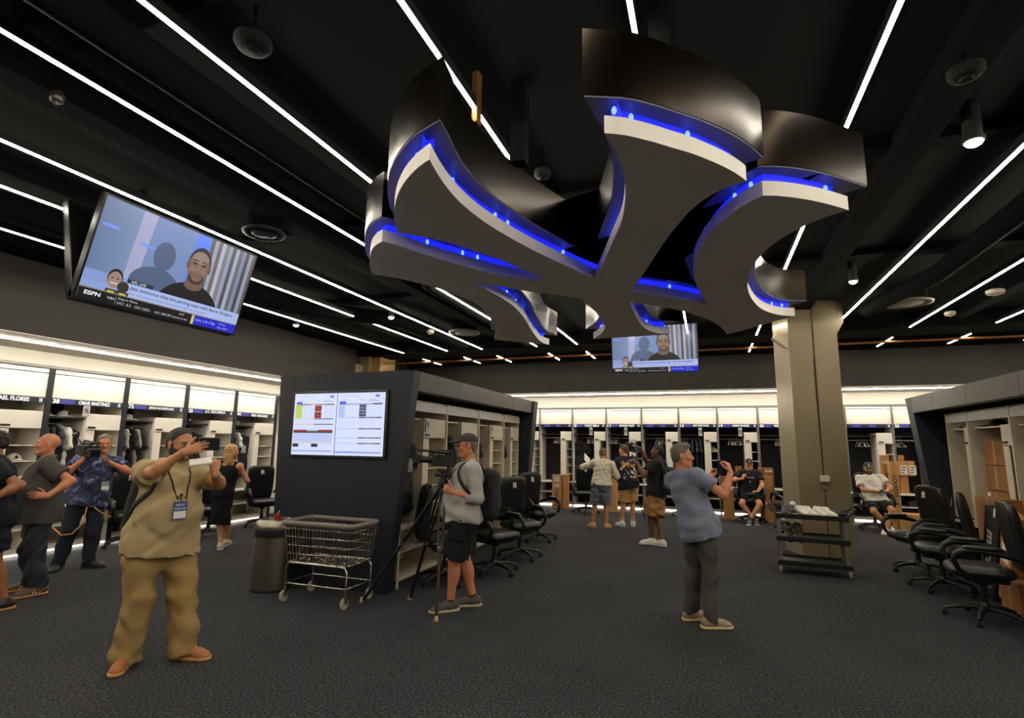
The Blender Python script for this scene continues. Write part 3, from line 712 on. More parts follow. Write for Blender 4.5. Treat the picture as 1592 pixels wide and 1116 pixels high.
for i in range(4):
    y = 5.6 + i*1.12
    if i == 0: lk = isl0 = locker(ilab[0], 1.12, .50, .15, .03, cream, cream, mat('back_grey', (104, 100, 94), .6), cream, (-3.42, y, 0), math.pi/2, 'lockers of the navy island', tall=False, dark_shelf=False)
    else: lk = dup(isl0, (-3.42, y, 0), math.pi/2, ilab[i])
    if i == 3: lk.scale = (.76, 1, 1)
    il.append(lk)
emblem_card(il[0], .56, 1.80, .17, .1); emblem_card(il[2], .57, 1.84, .12, .08)
ri = thing('locker_island', 'dark free-standing locker island with a leaning frame at the right edge', 'locker island', (3.6, 7.5, 0)); O2 = (3.6, 7.5, 0)
fg = MATS['fascia_grey']
def ylean(x0, x1, ya0, ya1, yb0, yb1, z0, z1): return [(x0, ya0, z0), (x0, ya1, z1), (x0, yb0, z0), (x0, yb1, z1), (x1, ya0, z0), (x1, ya1, z1), (x1, yb0, z0), (x1, yb1, z1)]
hexa('end_panel', ylean(3.1, 5.0, 9.44, 10.25, 9.68, 10.49, 0, 2.485), navy, ri, O2)
hexa('end_panel', ylean(3.1, 5.0, 4.7, 4.4, 4.95, 4.65, 0, 2.485), navy, ri, O2)
ys = [4.66, 5.8, 7.05, 8.3, 9.36, 10.18]
for k in range(5): hexa('fascia_panel', ylean(3.1, 3.25, ys[k], ys[k], ys[k + 1] - .008, ys[k + 1] - .008 + (.06 if k == 4 else 0), 2.235, 2.485), fg, ri, O2)
hexa('roof_panel', ylean(3.26, 5.0, 4.66, 4.66, 10.2, 10.2, 2.42, 2.47), navy_dark, ri, O2)
hexa('core_wall', ylean(3.94, 3.98, 4.95, 4.66, 9.43, 10.2, 0, 2.40), navy_dark, ri, O2)
hexa('side_panel', ylean(4.9, 5.0, 4.95, 4.66, 9.43, 10.2, 0, 2.41), navy, ri, O2)
rl = ['dim cream locker at the far end of the right island', 'dim cream locker of the right island holding a pile of cardboard boxes', 'dim cream locker of the right island nearest the picture edge', 'dim cream locker of the right island just outside the right picture edge']
rk = []
for i in range(4):
    lk = locker(rl[0], 1.1, .84, .13, .03, cream, cream, MATS['back_grey'], cream, (3.36, 10.1, 0), -math.pi/2, 'lockers of the right island', tall=False, dark_shelf=False) if i == 0 else dup(rk[0], (3.36, 10.1 - 1.1*i, 0), -math.pi/2, rl[i])
    rk.append(lk)
rk[0].scale = (.62, 1, 1); rk[0].location = (3.36, 9.68, 0)

# ---------------------------------------------------------------- screens
scr = screen_mat('screen_picture', 1.0); bezel = mat('bezel_black', (10, 10, 11), .3)
def tv_picture():
    p = Picture(); W, Hh = 1.6, .9
    p.rect(0, 0, W, Hh, (112, 132, 168))
    for k in range(12): p.rect(.0 + k*.03, .2, .03 + k*.03, Hh, (100 + k*2, 122 + k*2, 158 + k*2))
    p.poly([(.31, .2), (.43, .2), (.46, Hh), (.33, Hh)], (164, 166, 200))
    p.rect(.46, .2, .95, Hh, (116, 138, 186)); p.poly([(.86, .2), (1.06, .2), (1.06, Hh), (.88, Hh)], (92, 128, 240))
    for x, y in ((.02, .66), (.36, .60), (.50, .56)): p.ell(x + .08, y, .08, .014, (120, 150, 240))
    # shadow on the wall
    p.ell(.62, .56, .105, .14, (80, 96, 128)); p.ell(.60, .27, .24, .17, (80, 96, 128))
    # curtain
    cols = [(96, 86, 78), (150, 160, 186), (110, 100, 92), (170, 180, 206), (128, 120, 116), (140, 154, 186), (84, 76, 74), (158, 168, 196), (104, 96, 92), (120, 134, 170), (70, 64, 62), (140, 150, 180), (92, 86, 84)]
    for k, c in enumerate(cols): p.poly([(1.06 + k*.042, .18), (1.06 + (k + 1)*.042, .18), (1.04 + (k + 1)*.0435, Hh), (1.04 + k*.0435, Hh)], c)
    p.rect(1.02, .17, W, .23, (120, 130, 158))
    # man in a black top
    p.ell(.98, .06, .36, .34, (22, 22, 26), a0=0, a1=math.pi); p.poly([(.62, .06), (1.34, .06), (1.34, .1), (.62, .1)], (22, 22, 26))
    p.poly([(.88, .36), (1.07, .36), (1.05, .52), (.90, .52)], (104, 80, 66)); p.ell(.975, .385, .1, .06, (112, 88, 74))
    p.ell(.98, .60, .125, .175, (20, 18, 18)); p.ell(.98, .57, .118, .165, (126, 100, 84)); p.ell(.98, .665, .09, .06, (146, 124, 112))
    p.ell(.865, .57, .02, .04, (104, 80, 66)); p.ell(1.095, .57, .02, .04, (104, 80, 66))
    p.ell(.98, .455, .085, .06, (58, 46, 40)); p.ell(.98, .475, .066, .05, (118, 92, 78)); p.ell(.98, .452, .042, .014, (150, 112, 104)); p.rect(.94, .45, 1.02, .455, (60, 40, 38))
    for s in (-1, 1):
        p.ell(.98 + s*.048, .60, .026, .011, (36, 28, 26)); p.rect(.98 + s*.05 - .032, .628, .98 + s*.05 + .032, .638, (40, 30, 26)); p.ell(.98 + s*.06, .535, .03, .02, (140, 118, 108))
    p.poly([(.972, .60), (.988, .60), (1.006, .52), (.954, .52)], (136, 108, 92))
    # caption
    p.rect(0, .17, .40, .26, (132, 152, 204)); p.rect(.34, .105, W, .225, (166, 184, 232)); p.rect(0, .105, .34, .17, (140, 160, 214))
    p.rect(.36, .225, .60, .262, (40, 44, 60)); p.text('NFL LIVE', .40, .232, .024, (230, 232, 240))
    p.text('Jets announce they are parting ways with Aaron Rodgers', .40, .163, .042, (30, 36, 66), 1.12, .012)
    p.text('Jets will move on from quarterback after two seasons', .40, .122, .026, (96, 112, 160), .8)
    p.ell(.255, .235, .065, .085, (28, 24, 24)); p.ell(.255, .22, .058, .075, (156, 130, 118)); p.rect(.225, .185, .285, .195, (220, 214, 208))
    for s in (-1, 1): p.ell(.255 + s*.024, .235, .01, .006, (30, 24, 22))
    p.ell(.34, .175, .05, .05, (48, 46, 44)); p.rect(.20, .105, .4, .135, (60, 52, 46)); p.rect(.22, .105, .28, .12, (200, 190, 60)); p.rect(.32, .105, .38, .12, (200, 190, 60))
    # ticker
    p.rect(0, 0, W, .095, (12, 12, 16)); p.rect(0, .095, W, .105, (130, 116, 96))
    p.text('ESPN', .05, .04, .036, (232, 232, 238), .13, .03); p.text('NBA', .24, .045, .022, (210, 210, 216)); p.rect(.31, .012, .314, .088, (150, 150, 156))
    p.text('Kings vs. Pistons', .33, .056, .024, (210, 212, 220)); p.text('SAC -8.5   O/U 228.5', .33, .018, .024, (190, 192, 200), .3)
    p.text('SAC: 68% BPI chance to win', .68, .018, .022, (186, 188, 196), .34); p.text('4:37', .92, .058, .022, (200, 180, 160))
    p.rect(1.06, 0, 1.09, .095, (206, 186, 120)); p.rect(1.09, 0, W, .095, (28, 32, 190)); p.text('ESPN', 1.11, .04, .022, (170, 180, 240)); p.text('LA Clip', 1.20, .034, .036, (150, 170, 250), .14, .02)
    p.text('7:30 Kings', 1.38, .056, .02, (190, 196, 250)); p.text('Mon 10 ET', 1.38, .018, .02, (190, 196, 250))
    return p
def television(label, loc, right, up, w, depth, pic, glass=True):
    t = thing('television', label, 'television', loc); h = w*9/16
    fr = face_frame((0, 0, 0), right, up)
    b = MB(); b.M = fr; b.box((-w/2 - .018, -h/2 - .022, -depth), (w/2 + .018, h/2 + .018, -.002), .006); b.build('screen_body', bezel, t, smooth=False)
    b = MB(); b.M = fr
    for lo, hi in (((-w/2 - .018, -h/2 - .022, -.001), (w/2 + .018, -h/2, .006)), ((-w/2 - .018, h/2, -.001), (w/2 + .018, h/2 + .018, .006)), ((-w/2 - .018, -h/2, -.001), (-w/2, h/2, .006)), ((w/2, -h/2, -.001), (w/2 + .018, h/2, .006))): b.box(lo, hi)
    b.build('bezel', bezel, t, smooth=False)
    if pic is not None:
        s = w/1.6; me = pic.mesh(fr @ Matrix.Translation((-w/2, -h/2, .0005)) @ Matrix.Diagonal((s, s, 1, 1))); mesh_obj('screen_picture', me, scr, t, smooth=False)
    return t, fr
pic = tv_picture()
upv = Vector((.2, 0, .75)).normalized(); ctr = Vector((-4.94, 3.70, 3.305))
tv1, fr = television('big hanging television tilted down over the left of the room', ctr, (0, 1, 0), upv, 1.64, .07, pic)
b = MB(); b.box((-.36, -.55, .2), (-.09, .55, .28), .01); b.cyl((-.22, -.3, .2), (-.22, -.3, ZC - ctr.z), .03, 10); b.cyl((-.22, .3, .2), (-.22, .3, ZC - ctr.z), .03, 10); b.build('ceiling_mount', black_pl, tv1, angle=40)
up2 = Vector((-.2, 0, .75)).normalized()
tv1b, _ = television('black television back to back with the big hanging one, seen from behind', Vector((-5.26, 3.70, 3.305)), (0, -1, 0), up2, 1.64, .07, None)
tv2, fr2 = television('smaller looking television hung far back below the emblem', Vector((-.905, 10.5, 3.52)), (1, 0, 0), (0, -.1, 1), 1.6, .07, pic)
b = MB(); b.cyl((0, .1, .2), (0, .1, ZC - 3.52), .035, 10); b.box((-.3, .08, -.15), (.3, .12, .25), .01); b.build('ceiling_mount', black_pl, tv2, angle=40)
# schedule screen on the island end
def board_picture():
    p = Picture(); W, Hh = 1.31, .74; bg = (206, 216, 250); p.rect(0, 0, W, Hh, (214, 222, 252)); p.rect(.632, 0, .640, Hh, (40, 46, 66))
    for ox, t in ((0, 0), (.645, 1)):
        p.text('Daily Work Schedule', ox + .05, .69, .022, (150, 166, 214), .27); p.rect(ox + .53, .685, ox + .585, .715, (92, 130, 232))
        p.text('Saturday, March 8', ox + .04, .648, .012, (120, 136, 190)); p.text('Stadium', ox + .33, .65, .014, (110, 130, 200)); p.text('Home  Away', ox + .45, .65, .014, (80, 100, 180)); p.rect(ox + .44, .638, ox + .585, .645, (120, 150, 226))
        p.rect(ox + .03, .615 - .005*t, ox + .12, .637, (40, 60, 220))
    p.rect(.03, .598, .60, .613, (190, 160, 120)); p.rect(.05, .600, .25, .611, (130, 90, 60)); p.rect(.33, .60, .6, .612, (120, 130, 160)); p.rect(.48, .60, .6, .612, (120, 84, 50))
    p.rect(.03, .44, .125, .597, (186, 208, 96)); p.rect(.02, .435, .03, .6, (220, 206, 180))
    p.rect(.315, .44, .415, .515, (134, 30, 26)); p.rect(.315, .522, .415, .592, (134, 30, 26)); p.rect(.36, .47, .37, .48, (220, 190, 90)); p.rect(.36, .55, .37, .56, (220, 190, 90))
    for y in (.575, .55, .525, .50, .475, .45):
        for x in (.15, .24, .45, .53): p.text('9:30 AM', x, y, .010, (150, 164, 210), .06)
    for y, a, bb in ((.425, (206, 196, 176), (90, 100, 120)), (.36, (206, 196, 176), (90, 100, 120))):
        p.rect(.03, y, .30, y + .011, a); p.rect(.315, y, .6, y + .012, bb)
    for y in (.40, .385, .335, .32): p.text('Group 1   Group 2   Field 1   Field 2   Cage', .04, y, .009, (160, 172, 216), .52)
    p.rect(.02, .262, .60, .30, (64, 52, 60)); p.rect(.02, .28, .21, .298, (150, 30, 24)); p.rect(.40, .28, .60, .298, (150, 30, 24)); p.rect(.22, .285, .39, .298, (190, 196, 220))
    p.rect(.02, .15, .6, .26, (190, 202, 244))
    for k in range(6): p.text('PFP   BP   INF   OF   Conditioning   Treatment', .04, .165 + k*.016, .008, (150, 164, 216), .5)
    p.rect(.02, .135, .60, .147, (214, 204, 186)); p.rect(.02, .095, .11, .133, (28, 32, 56)); p.rect(.30, .095, .395, .133, (28, 32, 56)); p.text('11:00 Lunch', .15, .105, .012, (150, 164, 216)); p.text('12:15 Bus', .43, .105, .012, (150, 164, 216))
    p.rect(.02, .04, .60, .055, (150, 168, 226)); p.text('NOTES', .03, .041, .012, (90, 120, 210))
    p.rect(.67, .597, 1.28, .61, (140, 150, 190)); p.rect(1.15, .6, 1.28, .613, (24, 24, 30)); p.rect(.67, .45, .76, .595, (178, 192, 242))
    for k in range(4): p.rect(.965, .455 + k*.036, 1.06, .487 + k*.036, (24, 26, 60)); p.text('LIVE AB', .985, .464 + k*.036, .010, (130, 140, 200), .055)
    for y in (.44, .31, .205, .14): p.rect(.67, y, .95, y + .005, (150, 166, 220)); p.rect(.965, y - .002, 1.28, y + .010, (96, 104, 130)); p.rect(.965, y - .002, 1.04, y + .010, (30, 34, 60)); p.rect(1.2, y - .002, 1.28, y + .010, (40, 44, 66))
    for k in range(5):
        p.text('Throwing   Bullpen   Flat ground', .69, .355 + k*.016, .009, (160, 174, 222), .22); p.text('Hitting group   Field 3', .98, .355 + k*.016, .009, (160, 174, 222), .2)
        p.text('8:15 AM', .68, .46 + k*.026, .011, (120, 140, 214)); p.rect(.78, .455 + k*.03, 1.28, .457 + k*.03, (170, 184, 230))
    p.rect(.65, .03, 1.29, .05, (150, 168, 226)); p.text('EARLY WORK   WEIGHT ROOM', .66, .033, .012, (80, 110, 206))
    return p
bs = thing('wall_screen', 'flat screen showing a schedule on the end of the navy island', 'screen', (-4.155, 5.345, 1.865))
fr = face_frame((0, 0, 0), (1, 0, 0), (0, 0, 1)); b = MB(); b.M = fr
b.box((-.685, -.40, -.004), (.685, .40, .03), .006); b.build('screen_body', bezel, bs, smooth=False)
mesh_obj('screen_picture', board_picture().mesh(fr @ Matrix.Translation((-.655, -.37, .0308))), scr, bs, smooth=False)
# ---------------------------------------------------------------- office chairs
def pad_mesh(w, d, h, e=.45, groove=0.0, nu=28, nv=12, bulge=0.0):
    """soft rectangular pad: superellipsoid, x width, y depth, z thickness; optional lengthwise channels"""
    sg = lambda v, p: math.copysign(abs(v)**p, v); vs, fs = [], []
    for j in range(nv + 1):
        th = -math.pi/2 + math.pi*j/nv
        for i in range(nu):
            q = 2*math.pi*i/nu
            x, y, z = w/2*sg(math.cos(th), .5)*sg(math.cos(q), e), d/2*sg(math.cos(th), .5)*sg(math.sin(q), e), h/2*sg(math.sin(th), .8)
            vs.append((x, y, z))
    for j in range(nv):
        for i in range(nu): fs.append([j*nu + i, j*nu + (i + 1) % nu, (j + 1)*nu + (i + 1) % nu, (j + 1)*nu + i])
    return vs, fs
def make_chair(label, loc, rz):
    t = thing('office_chair', label, 'chair', loc, rz, 'black swivel chairs at the lockers')
    b = MB(); b.M = Matrix.Translation((0, .02, .475)); b._add(*pad_mesh(.54, .53, .13)); b.build('seat', leather, t, angle=80)
    b = MB(); b.box((-.2, -.18, .385), (.2, .16, .425), .015); b.cyl((0, 0, .34), (0, 0, .39), .06, 14); b.build('seat_mechanism', black_pl, t, angle=40)
    bt = Matrix.Translation((0, -.27, .83)) @ Matrix.Rotation(math.radians(-8), 4, 'X') @ Matrix.Rotation(math.radians(90), 4, 'X')
    back = None
    for k in (-1, 0, 1):
        b = MB(); b.M = bt @ Matrix.Translation((k*.165, 0, .012 if k else .02)); b._add(*pad_mesh(.175, .66 - .03*abs(k), .10, .35))
        o = b.build('back_cushion', leather, t, angle=80)
    b = MB(); b.M = bt @ Matrix.Translation((0, .0, -.0)); b._add(*pad_mesh(.52, .68, .07, .4)); bk = b.build('backrest', leather, t, angle=80)
    fr = bt @ Matrix.Translation((0, .20, .071)) @ Matrix.Rotation(0, 4, 'Z')
    m4 = Matrix.Identity(4)   # emblem on the front of the backrest, near the top (viewed from the front)
    fr = face_frame(tuple(bt @ Vector((0, .21, -.0)) + Vector((0, .079, 0))), (-1, 0, 0), (0, -.14, .99))
    emblem('emblem', white_pl, bk, fr, .095, .003)
    for s in (-1, 1):
        P = [(.27, -.27, .62), (.285, -.2, .655), (.295, -.08, .685), (.30, .06, .70), (.30, .17, .69), (.295, .235, .65), (.29, .25, .585), (.285, .22, .51), (.27, .14, .44), (.22, .08, .405)]
        r = [.02, .026, .030, .033, .033, .030, .026, .024, .022, .02]
        b = MB(); b.tube([(s*x, y, z) for x, y, z in P], r, 10); b.build('armrest', black_pl, t, angle=80)
        b = MB(); b.M = Matrix.Translation((s*.30, .03, .722)); b._add(*pad_mesh(.078, .30, .045, .6, nu=16, nv=8)); b.build('arm_pad', leather, t, angle=80)
    b = MB(); b.cyl((0, 0, .1), (0, 0, .25), .032, 14); b.cyl((0, 0, .25), (0, 0, .345), .02, 12); b.lathe([(.05, .09), (.055, .13), (.034, .17)], 16); b.build('gas_column', black_pl, t, angle=50)
    for k in range(5):
        a = 2*math.pi*k/5 + .3; c, s = math.cos(a), math.sin(a)
        b = MB(); b.tube([(.03*c, .03*s, .118), (.18*c, .18*s, .112), (.30*c, .30*s, .078), (.325*c, .325*s, .066)], [.030, .027, .02, .016], 8, flat=.8); lg = b.build('leg', black_pl, t, angle=60)
        b = MB()
        for w in (-1, 1):
            o = Vector((.325*c - s*w*.014, .325*s + c*w*.014, .028)); ax = Vector((-s, c, 0))*.009; b.cyl(o - ax, o + ax, .028, 14)
        b.build('caster', black_soft, lg, angle=50)
    return t
chairs = [ # x, y, facing degrees (direction the sitter looks), label
 ((*atz(690, 905, .0)[:2], 0), 40, 'black swivel chair standing directly behind the tripod cameraman'),
 ((*atz(768, 890, .0)[:2], 0), -25, 'black swivel chair just right of the cameraman with the backpack'),
 ((*atz(808, 867, .0)[:2], 0), -38, 'black swivel chair in the middle of the row at the navy island'),
 ((*atz(836, 840, .0)[:2], 0), -35, 'black swivel chair farthest along the row at the navy island'),
 ((*atz(405, 818, .0)[:2], 0), -30, 'black swivel chair between the woman and the navy island'),
 ((*atz(322, 835, .0)[:2], 0), -60, 'black swivel chair half hidden behind the woman in black'),
 ((*atz(196, 848, .0)[:2], 0), -20, 'black swivel chair behind the man in the tie-dyed shirt'),
 ((*atz(911, 797, .0)[:2], 0), -80, 'black swivel chair behind the man in the cream shirt and shorts'),
 ((*atz(1068, 803, .0)[:2], 0), 30, 'black swivel chair behind the grey-haired man at the back wall'),
 ((*atz(1168, 811, .0)[:2], 0), -93, 'black swivel chair the man in the black t-shirt sits on'),
 ((*atz(1232, 822, .0)[:2], 0), 110, 'black swivel chair beside the olive pillar, its plain back showing'),
 ((*atz(1362, 824, .0)[:2], 0), -80, 'black swivel chair the man in the white t-shirt sits on'),
 ((*atz(1430, 890, .0)[:2], 0), 200, 'black swivel chair farthest along the right island with a label on its back'),
 ((*atz(1468, 918, .0)[:2], 0), 158, 'black swivel chair seen from behind in front of the right island'),
 ((*atz(1534, 964, .0)[:2], 0), 170, 'black swivel chair nearest the camera at the right edge'),
]
ch0 = None; CH = []
for p_, a_, lb in chairs:
    rz = math.radians(a_ - 90)
    if ch0 is None: ch0 = make_chair(lb, p_, rz); CH.append(ch0)
    else: CH.append(dup(ch0, p_, rz, lb))

# ---------------------------------------------------------------- cardboard boxes
label_m = mat('shipping_label', (222, 218, 208), .6)
def carton(label, x0, x1, yt, yb, Y, depth, m=board, floor=True, rz=0.0, name='cardboard_box', tape=True, z0=None):
    """a box whose front at distance Y spans these picture columns and rows"""
    a = aty(x0, yb, Y); b = aty(x1, yb, Y); tp = aty((x0 + x1)/2, yt, Y); w = b[0] - a[0]
    zb = 0.0 if floor else (a[2] if z0 is None else z0); h = tp[2] - zb
    t = thing(name, label, 'box', ((a[0] + b[0])/2, Y + depth/2, zb), rz)
    boxpart('box_body', (-w/2, -depth/2, 0), (w/2, depth/2, h), m, t, .006)
    for s in (-1, 1): boxpart('flap', (-w/2 + .002, s*depth/4 - depth/4 + .003, h + .0005), (w/2 - .002, s*depth/4 + depth/4 - .003, h + .005), m, t, .001)
    if tape:
        boxpart('tape', (-w/2 + .003, -.025, h + .0055), (w/2 - .003, .025, h + .007), mat('packing_tape', (176, 138, 92), .25), t, 0)
        boxpart('tape', (-.022, -depth/2 - .0015, h*.82), (.022, -depth/2, h + .004), MATS['packing_tape'], t, 0)
    return t, w, h, depth
def box_label(t, w, h, d, x, z, lw, lh, m=None, text=None):
    o = boxpart('label', (x - lw/2, -d/2 - .0025, z - lh/2), (x + lw/2, -d/2 - .0005, z + lh/2), m or label_m, t, 0)
    for k in range(3):
        b = MB(); zz = z + lh*(.28 - .28*k); b.box((x - lw*.36, -d/2 - .0032, zz - lh*.05), (x + lw*(.36 - .15*k), -d/2 - .0026, zz + lh*.05)); b.build('print', ink, o, smooth=False)
def box_text(t, s, d, x, z, height, width, vertical=False, m=None):
    fr = face_frame((x, -d/2 - .002, z), (0, 0, -1) if vertical else (1, 0, 0), (1, 0, 0) if vertical else (0, 0, 1))
    lettering('lettering', s, m or ink, t, fr, height, width, .02, .0008)
a = carton('tall cardboard bat box with white labels, the left one of a pair', 858, 873, 738, 792.5, 14.08, .16)
box_label(*a, 0, a[2]*.88, a[1]*.55, .13); box_label(*a, 0, a[2]*.68, a[1]*.5, .06); box_text(a[0], 'LOUISVILLE', a[3], 0, a[2]*.31, .085, .46, True)
a = carton('tall plain cardboard bat box, the right one of the pair at the back wall', 874, 883, 738, 792, 14.12, .22, rz=.12)
a = carton('cardboard box standing between the cream shirt man and the navy t-shirt man', 944, 959, 735, 794, 13.9, .2, m=mat('cardboard_light', (200, 152, 98), .85, var=.05, scale=8))
a = carton('small cardboard box on the locker bench right of the cream shirt man', 953, 966, 718, 738, 14.7, .25, floor=False, z0=.682)
a = carton('tall cardboard box standing left of the seated man in black', 1126, 1143, 762, 806, 13.75, .22); box_label(*a, -.04, a[2]*.9, .12, .05); box_label(*a, -.03, a[2]*.78, .05, .06)
a = carton('cardboard box on the bench behind the grey-haired man\'s raised hand', 1121, 1140, 741, 756, 14.62, .3, floor=False, z0=.682, m=board2)
a = carton('small cardboard box high in the locker left of the seated man in black', 1144, 1154, 725, 741, 14.75, .2, floor=False, z0=.682)
a = carton('tall cardboard box standing right of the seated man in black', 1190, 1204, 741, 809, 13.62, .25, m=board)
b = carton('wide cardboard box laid behind the tall box right of the seated man in black', 1184, 1207, 728, 805, 13.95, .3, m=board2); box_label(*b, .05, b[2]*.95, .15, .05)
a = carton('tall cardboard bat box with printed letters right of the seated man in white', 1391, 1403, 718, 803, 13.6, .2, m=mat('cardboard_light2', (190, 142, 88), .85, var=.06, scale=8)); box_text(a[0], 'LOUISVILLE', a[3], 0, a[2]*.58, .08, .62, True)
a = carton('shorter cardboard box with a white band beside the printed bat box', 1379, 1391, 708, 800, 13.85, .2); box_label(*a, 0, a[2]*.9, a[1]*.8, .06); box_text(a[0], 'SLUGGER', a[3], .02, a[2]*.6, .08, .5, True)
a = carton('cardboard box at the bottom of the stack in the locker beside the right island', 1401, 1414, 740, 762, 14.62, .3, floor=False, z0=.682)
zb = .682 + a[2] + .008
c = carton('wide cardboard box with white labels in the middle of the stack beside the right island', 1397, 1424, 717, 740, 14.56, .36, floor=False, z0=zb, m=MATS['cardboard_light2']); box_label(*c, -.05, c[2]*.4, .13, .2); box_label(*c, .12, c[2]*.4, .13, .2)
a = carton('small cardboard box on top of the stack beside the right island', 1397, 1406, 708, 717, 14.66, .25, floor=False, z0=zb + c[2] + .008)
a = carton('low flat cardboard carton on the floor under the stacked boxes', 1401, 1441, 801, 818, 13.55, .45, m=MATS['cardboard_light2']); a[0].rotation_euler[2] = -.1
a = carton('cardboard box printed red on the bench beside the cream shirt man', 897, 914, 729, 750, 14.62, .3, floor=False, z0=.682, m=mat('cardboard_red_brown', (122, 74, 48), .8, var=.1, scale=9))
b = MB(); b.prism([(-.10, .05), (-.03, .02), (.0, .1), (.07, .03), (.12, .12), (.05, .25), (-.02, .2), (-.1, .3)], -a[3]/2 - .002, -a[3]/2 - .0005); o = b.build('red_print', mat('print_red', (150, 28, 30), .6), a[0], smooth=False)
o.data.transform(Matrix(((1, 0, 0, 0), (0, 0, 1, 0), (0, 1, 0, 0.02), (0, 0, 0, 1))))
# boxes standing in and before the right island (their printed sides face the room)
def side_box(label, x, y0, y1, z0, z1, dx, m, name='cardboard_box'):
    t = thing(name, label, 'box', (x + dx/2, (y0 + y1)/2, z0)); h = z1 - z0; w = y1 - y0
    boxpart('box_body', (-dx/2, -w/2, 0), (dx/2, w/2, h), m, t, .006)
    for s in (-1, 1): boxpart('flap', (s*dx/4 - dx/4 + .003, -w/2 + .002, h + .0005), (s*dx/4 + dx/4 - .003, w/2 - .002, h + .005), m, t, .001)
    boxpart('tape', (-dx/2 - .0015, -.025, h*.05), (-dx/2, .025, h + .003), MATS['packing_tape'], t, 0)
    return t
side_box('big cardboard box low in the right island behind the swivel chairs', 3.02, 8.02, 8.58, .64, 1.15, .5, board2) if False else None
bb = side_box('big dark cardboard box on the bench of the right island', 3.42, 8.34, 8.92, .682, 1.14, .40, board2); boxpart('label', (-.2025, .14, .36), (-.2005, .22, .44), label_m, bb, 0)
b2 = side_box('cardboard box resting on the big box in the right island', 3.46, 8.40, 8.94, 1.152, 1.46, .36, board2)
side_box('topmost cardboard box of the pile in the right island', 3.47, 8.42, 8.94, 1.472, 1.78, .34, board2)
side_box('tall cardboard box standing on the floor in front of the right island pile', 3.09, 7.74, 8.36, 0, 1.10, .21, board2); side_box('small cardboard box on the floor under the nearest right chair', 2.86, 7.0, 7.4, 0, .34, .2, board2)
t = thing('bat_box', 'black bat box with pale printed letters leaning behind the nearest right chair', 'box', (2.98, 7.86, 0.06)); t.rotation_euler = (math.radians(20), 0, 0)
boxpart('box_body', (-.06, -.15, 0), (.06, .15, 1.0), mat('box_black', (34, 33, 34), .5), t, .006); boxpart('box_lid', (-.062, -.152, .93), (.062, .152, 1.003), MATS['box_black'], t, .004)
lettering('lettering', 'marucci', mat('print_silver', (170, 168, 164), .4), t, face_frame((-.0625, 0.0, .42), (0, 0, -1), (0, -1, 0)), .15, .66, .03, .001)
t = thing('bat_box', 'narrow brown bat box with white labels beside the black printed box', 'box', (2.99, 7.5, 0.06)); t.rotation_euler = (math.radians(18), 0, 0)
boxpart('box_body', (-.07, -.11, 0), (.07, .11, .98), board, t, .006)
for z, h in ((.82, .16), (.55, .2)): boxpart('label', (-.0722, -.06, z - h/2), (-.0702, .06, z + h/2), label_m, t, 0)

# ---------------------------------------------------------------- utility cart by the pillar
TC = Vector((1.275, 8.50, 0)); TR = math.radians(-4)
uc = thing('utility_cart', 'black three-tier utility cart with grey posts in front of the olive pillar', 'cart', TC, TR)
TW, TD = .42, .24
for z, nm in ((.735, 'tray'), (.44, 'tray'), (.13, 'tray')):
    b = MB(); b.box((-TW, -TD, z), (TW, TD, z + .015), .004)
    for lo, hi in (((-TW - .012, -TD - .012, z - .02), (TW + .012, -TD, z + .045)), ((-TW - .012, TD, z - .02), (TW + .012, TD + .012, z + .045)), ((-TW - .012, -TD, z - .02), (-TW, TD, z + .045)), ((TW, -TD, z - .02), (TW + .012, TD, z + .045))): b.box(lo, hi, .005)
    b.build(nm, black_pl, uc, smooth=False)
for sx in (-1, 1):
    for sy in (-1, 1):
        b = MB(); b.box((sx*(TW - .03) - .022, sy*(TD - .03) - .022, .145), (sx*(TW - .03) + .022, sy*(TD - .03) + .022, .734), .006); b.build('post', mat('post_grey', (110, 106, 100), .45), uc, smooth=False)
        b = MB(); x, y = sx*(TW - .02), sy*(TD - .03); b.cyl((x - .012, y, .05), (x + .012, y, .05), .05, 18); b.box((x - .02, y - .014, .05), (x - .014, y + .014, .112)); b.box((x + .014, y - .014, .05), (x + .02, y + .014, .112)); b.box((x - .02, y - .016, .104), (x + .02, y + .016, .112))
        cs = b.build('caster', mat('caster_grey', (150, 142, 128), .45), uc, angle=40); b = MB(); b.cyl((x - .0135, y, .05), (x + .0135, y, .05), .022, 12); b.build('caster_hub', black_soft, cs, angle=40)
for sx in (-1, 1):
    b = MB(); b.tube([(sx*(TW + .0), -TD + .02, .77), (sx*(TW + .07), -TD + .03, .84), (sx*(TW + .10), -TD + .08, .87), (sx*(TW + .10), TD - .08, .87), (sx*(TW + .07), TD - .03, .84), (sx*TW, TD - .02, .77)], .016, 10); b.build('handle', black_pl, uc, angle=70)
def TP(x, y, z): 
    c, s = math.cos(TR), math.sin(TR); return (TC.x + x*c - y*s, TC.y + x*s + y*c, z)
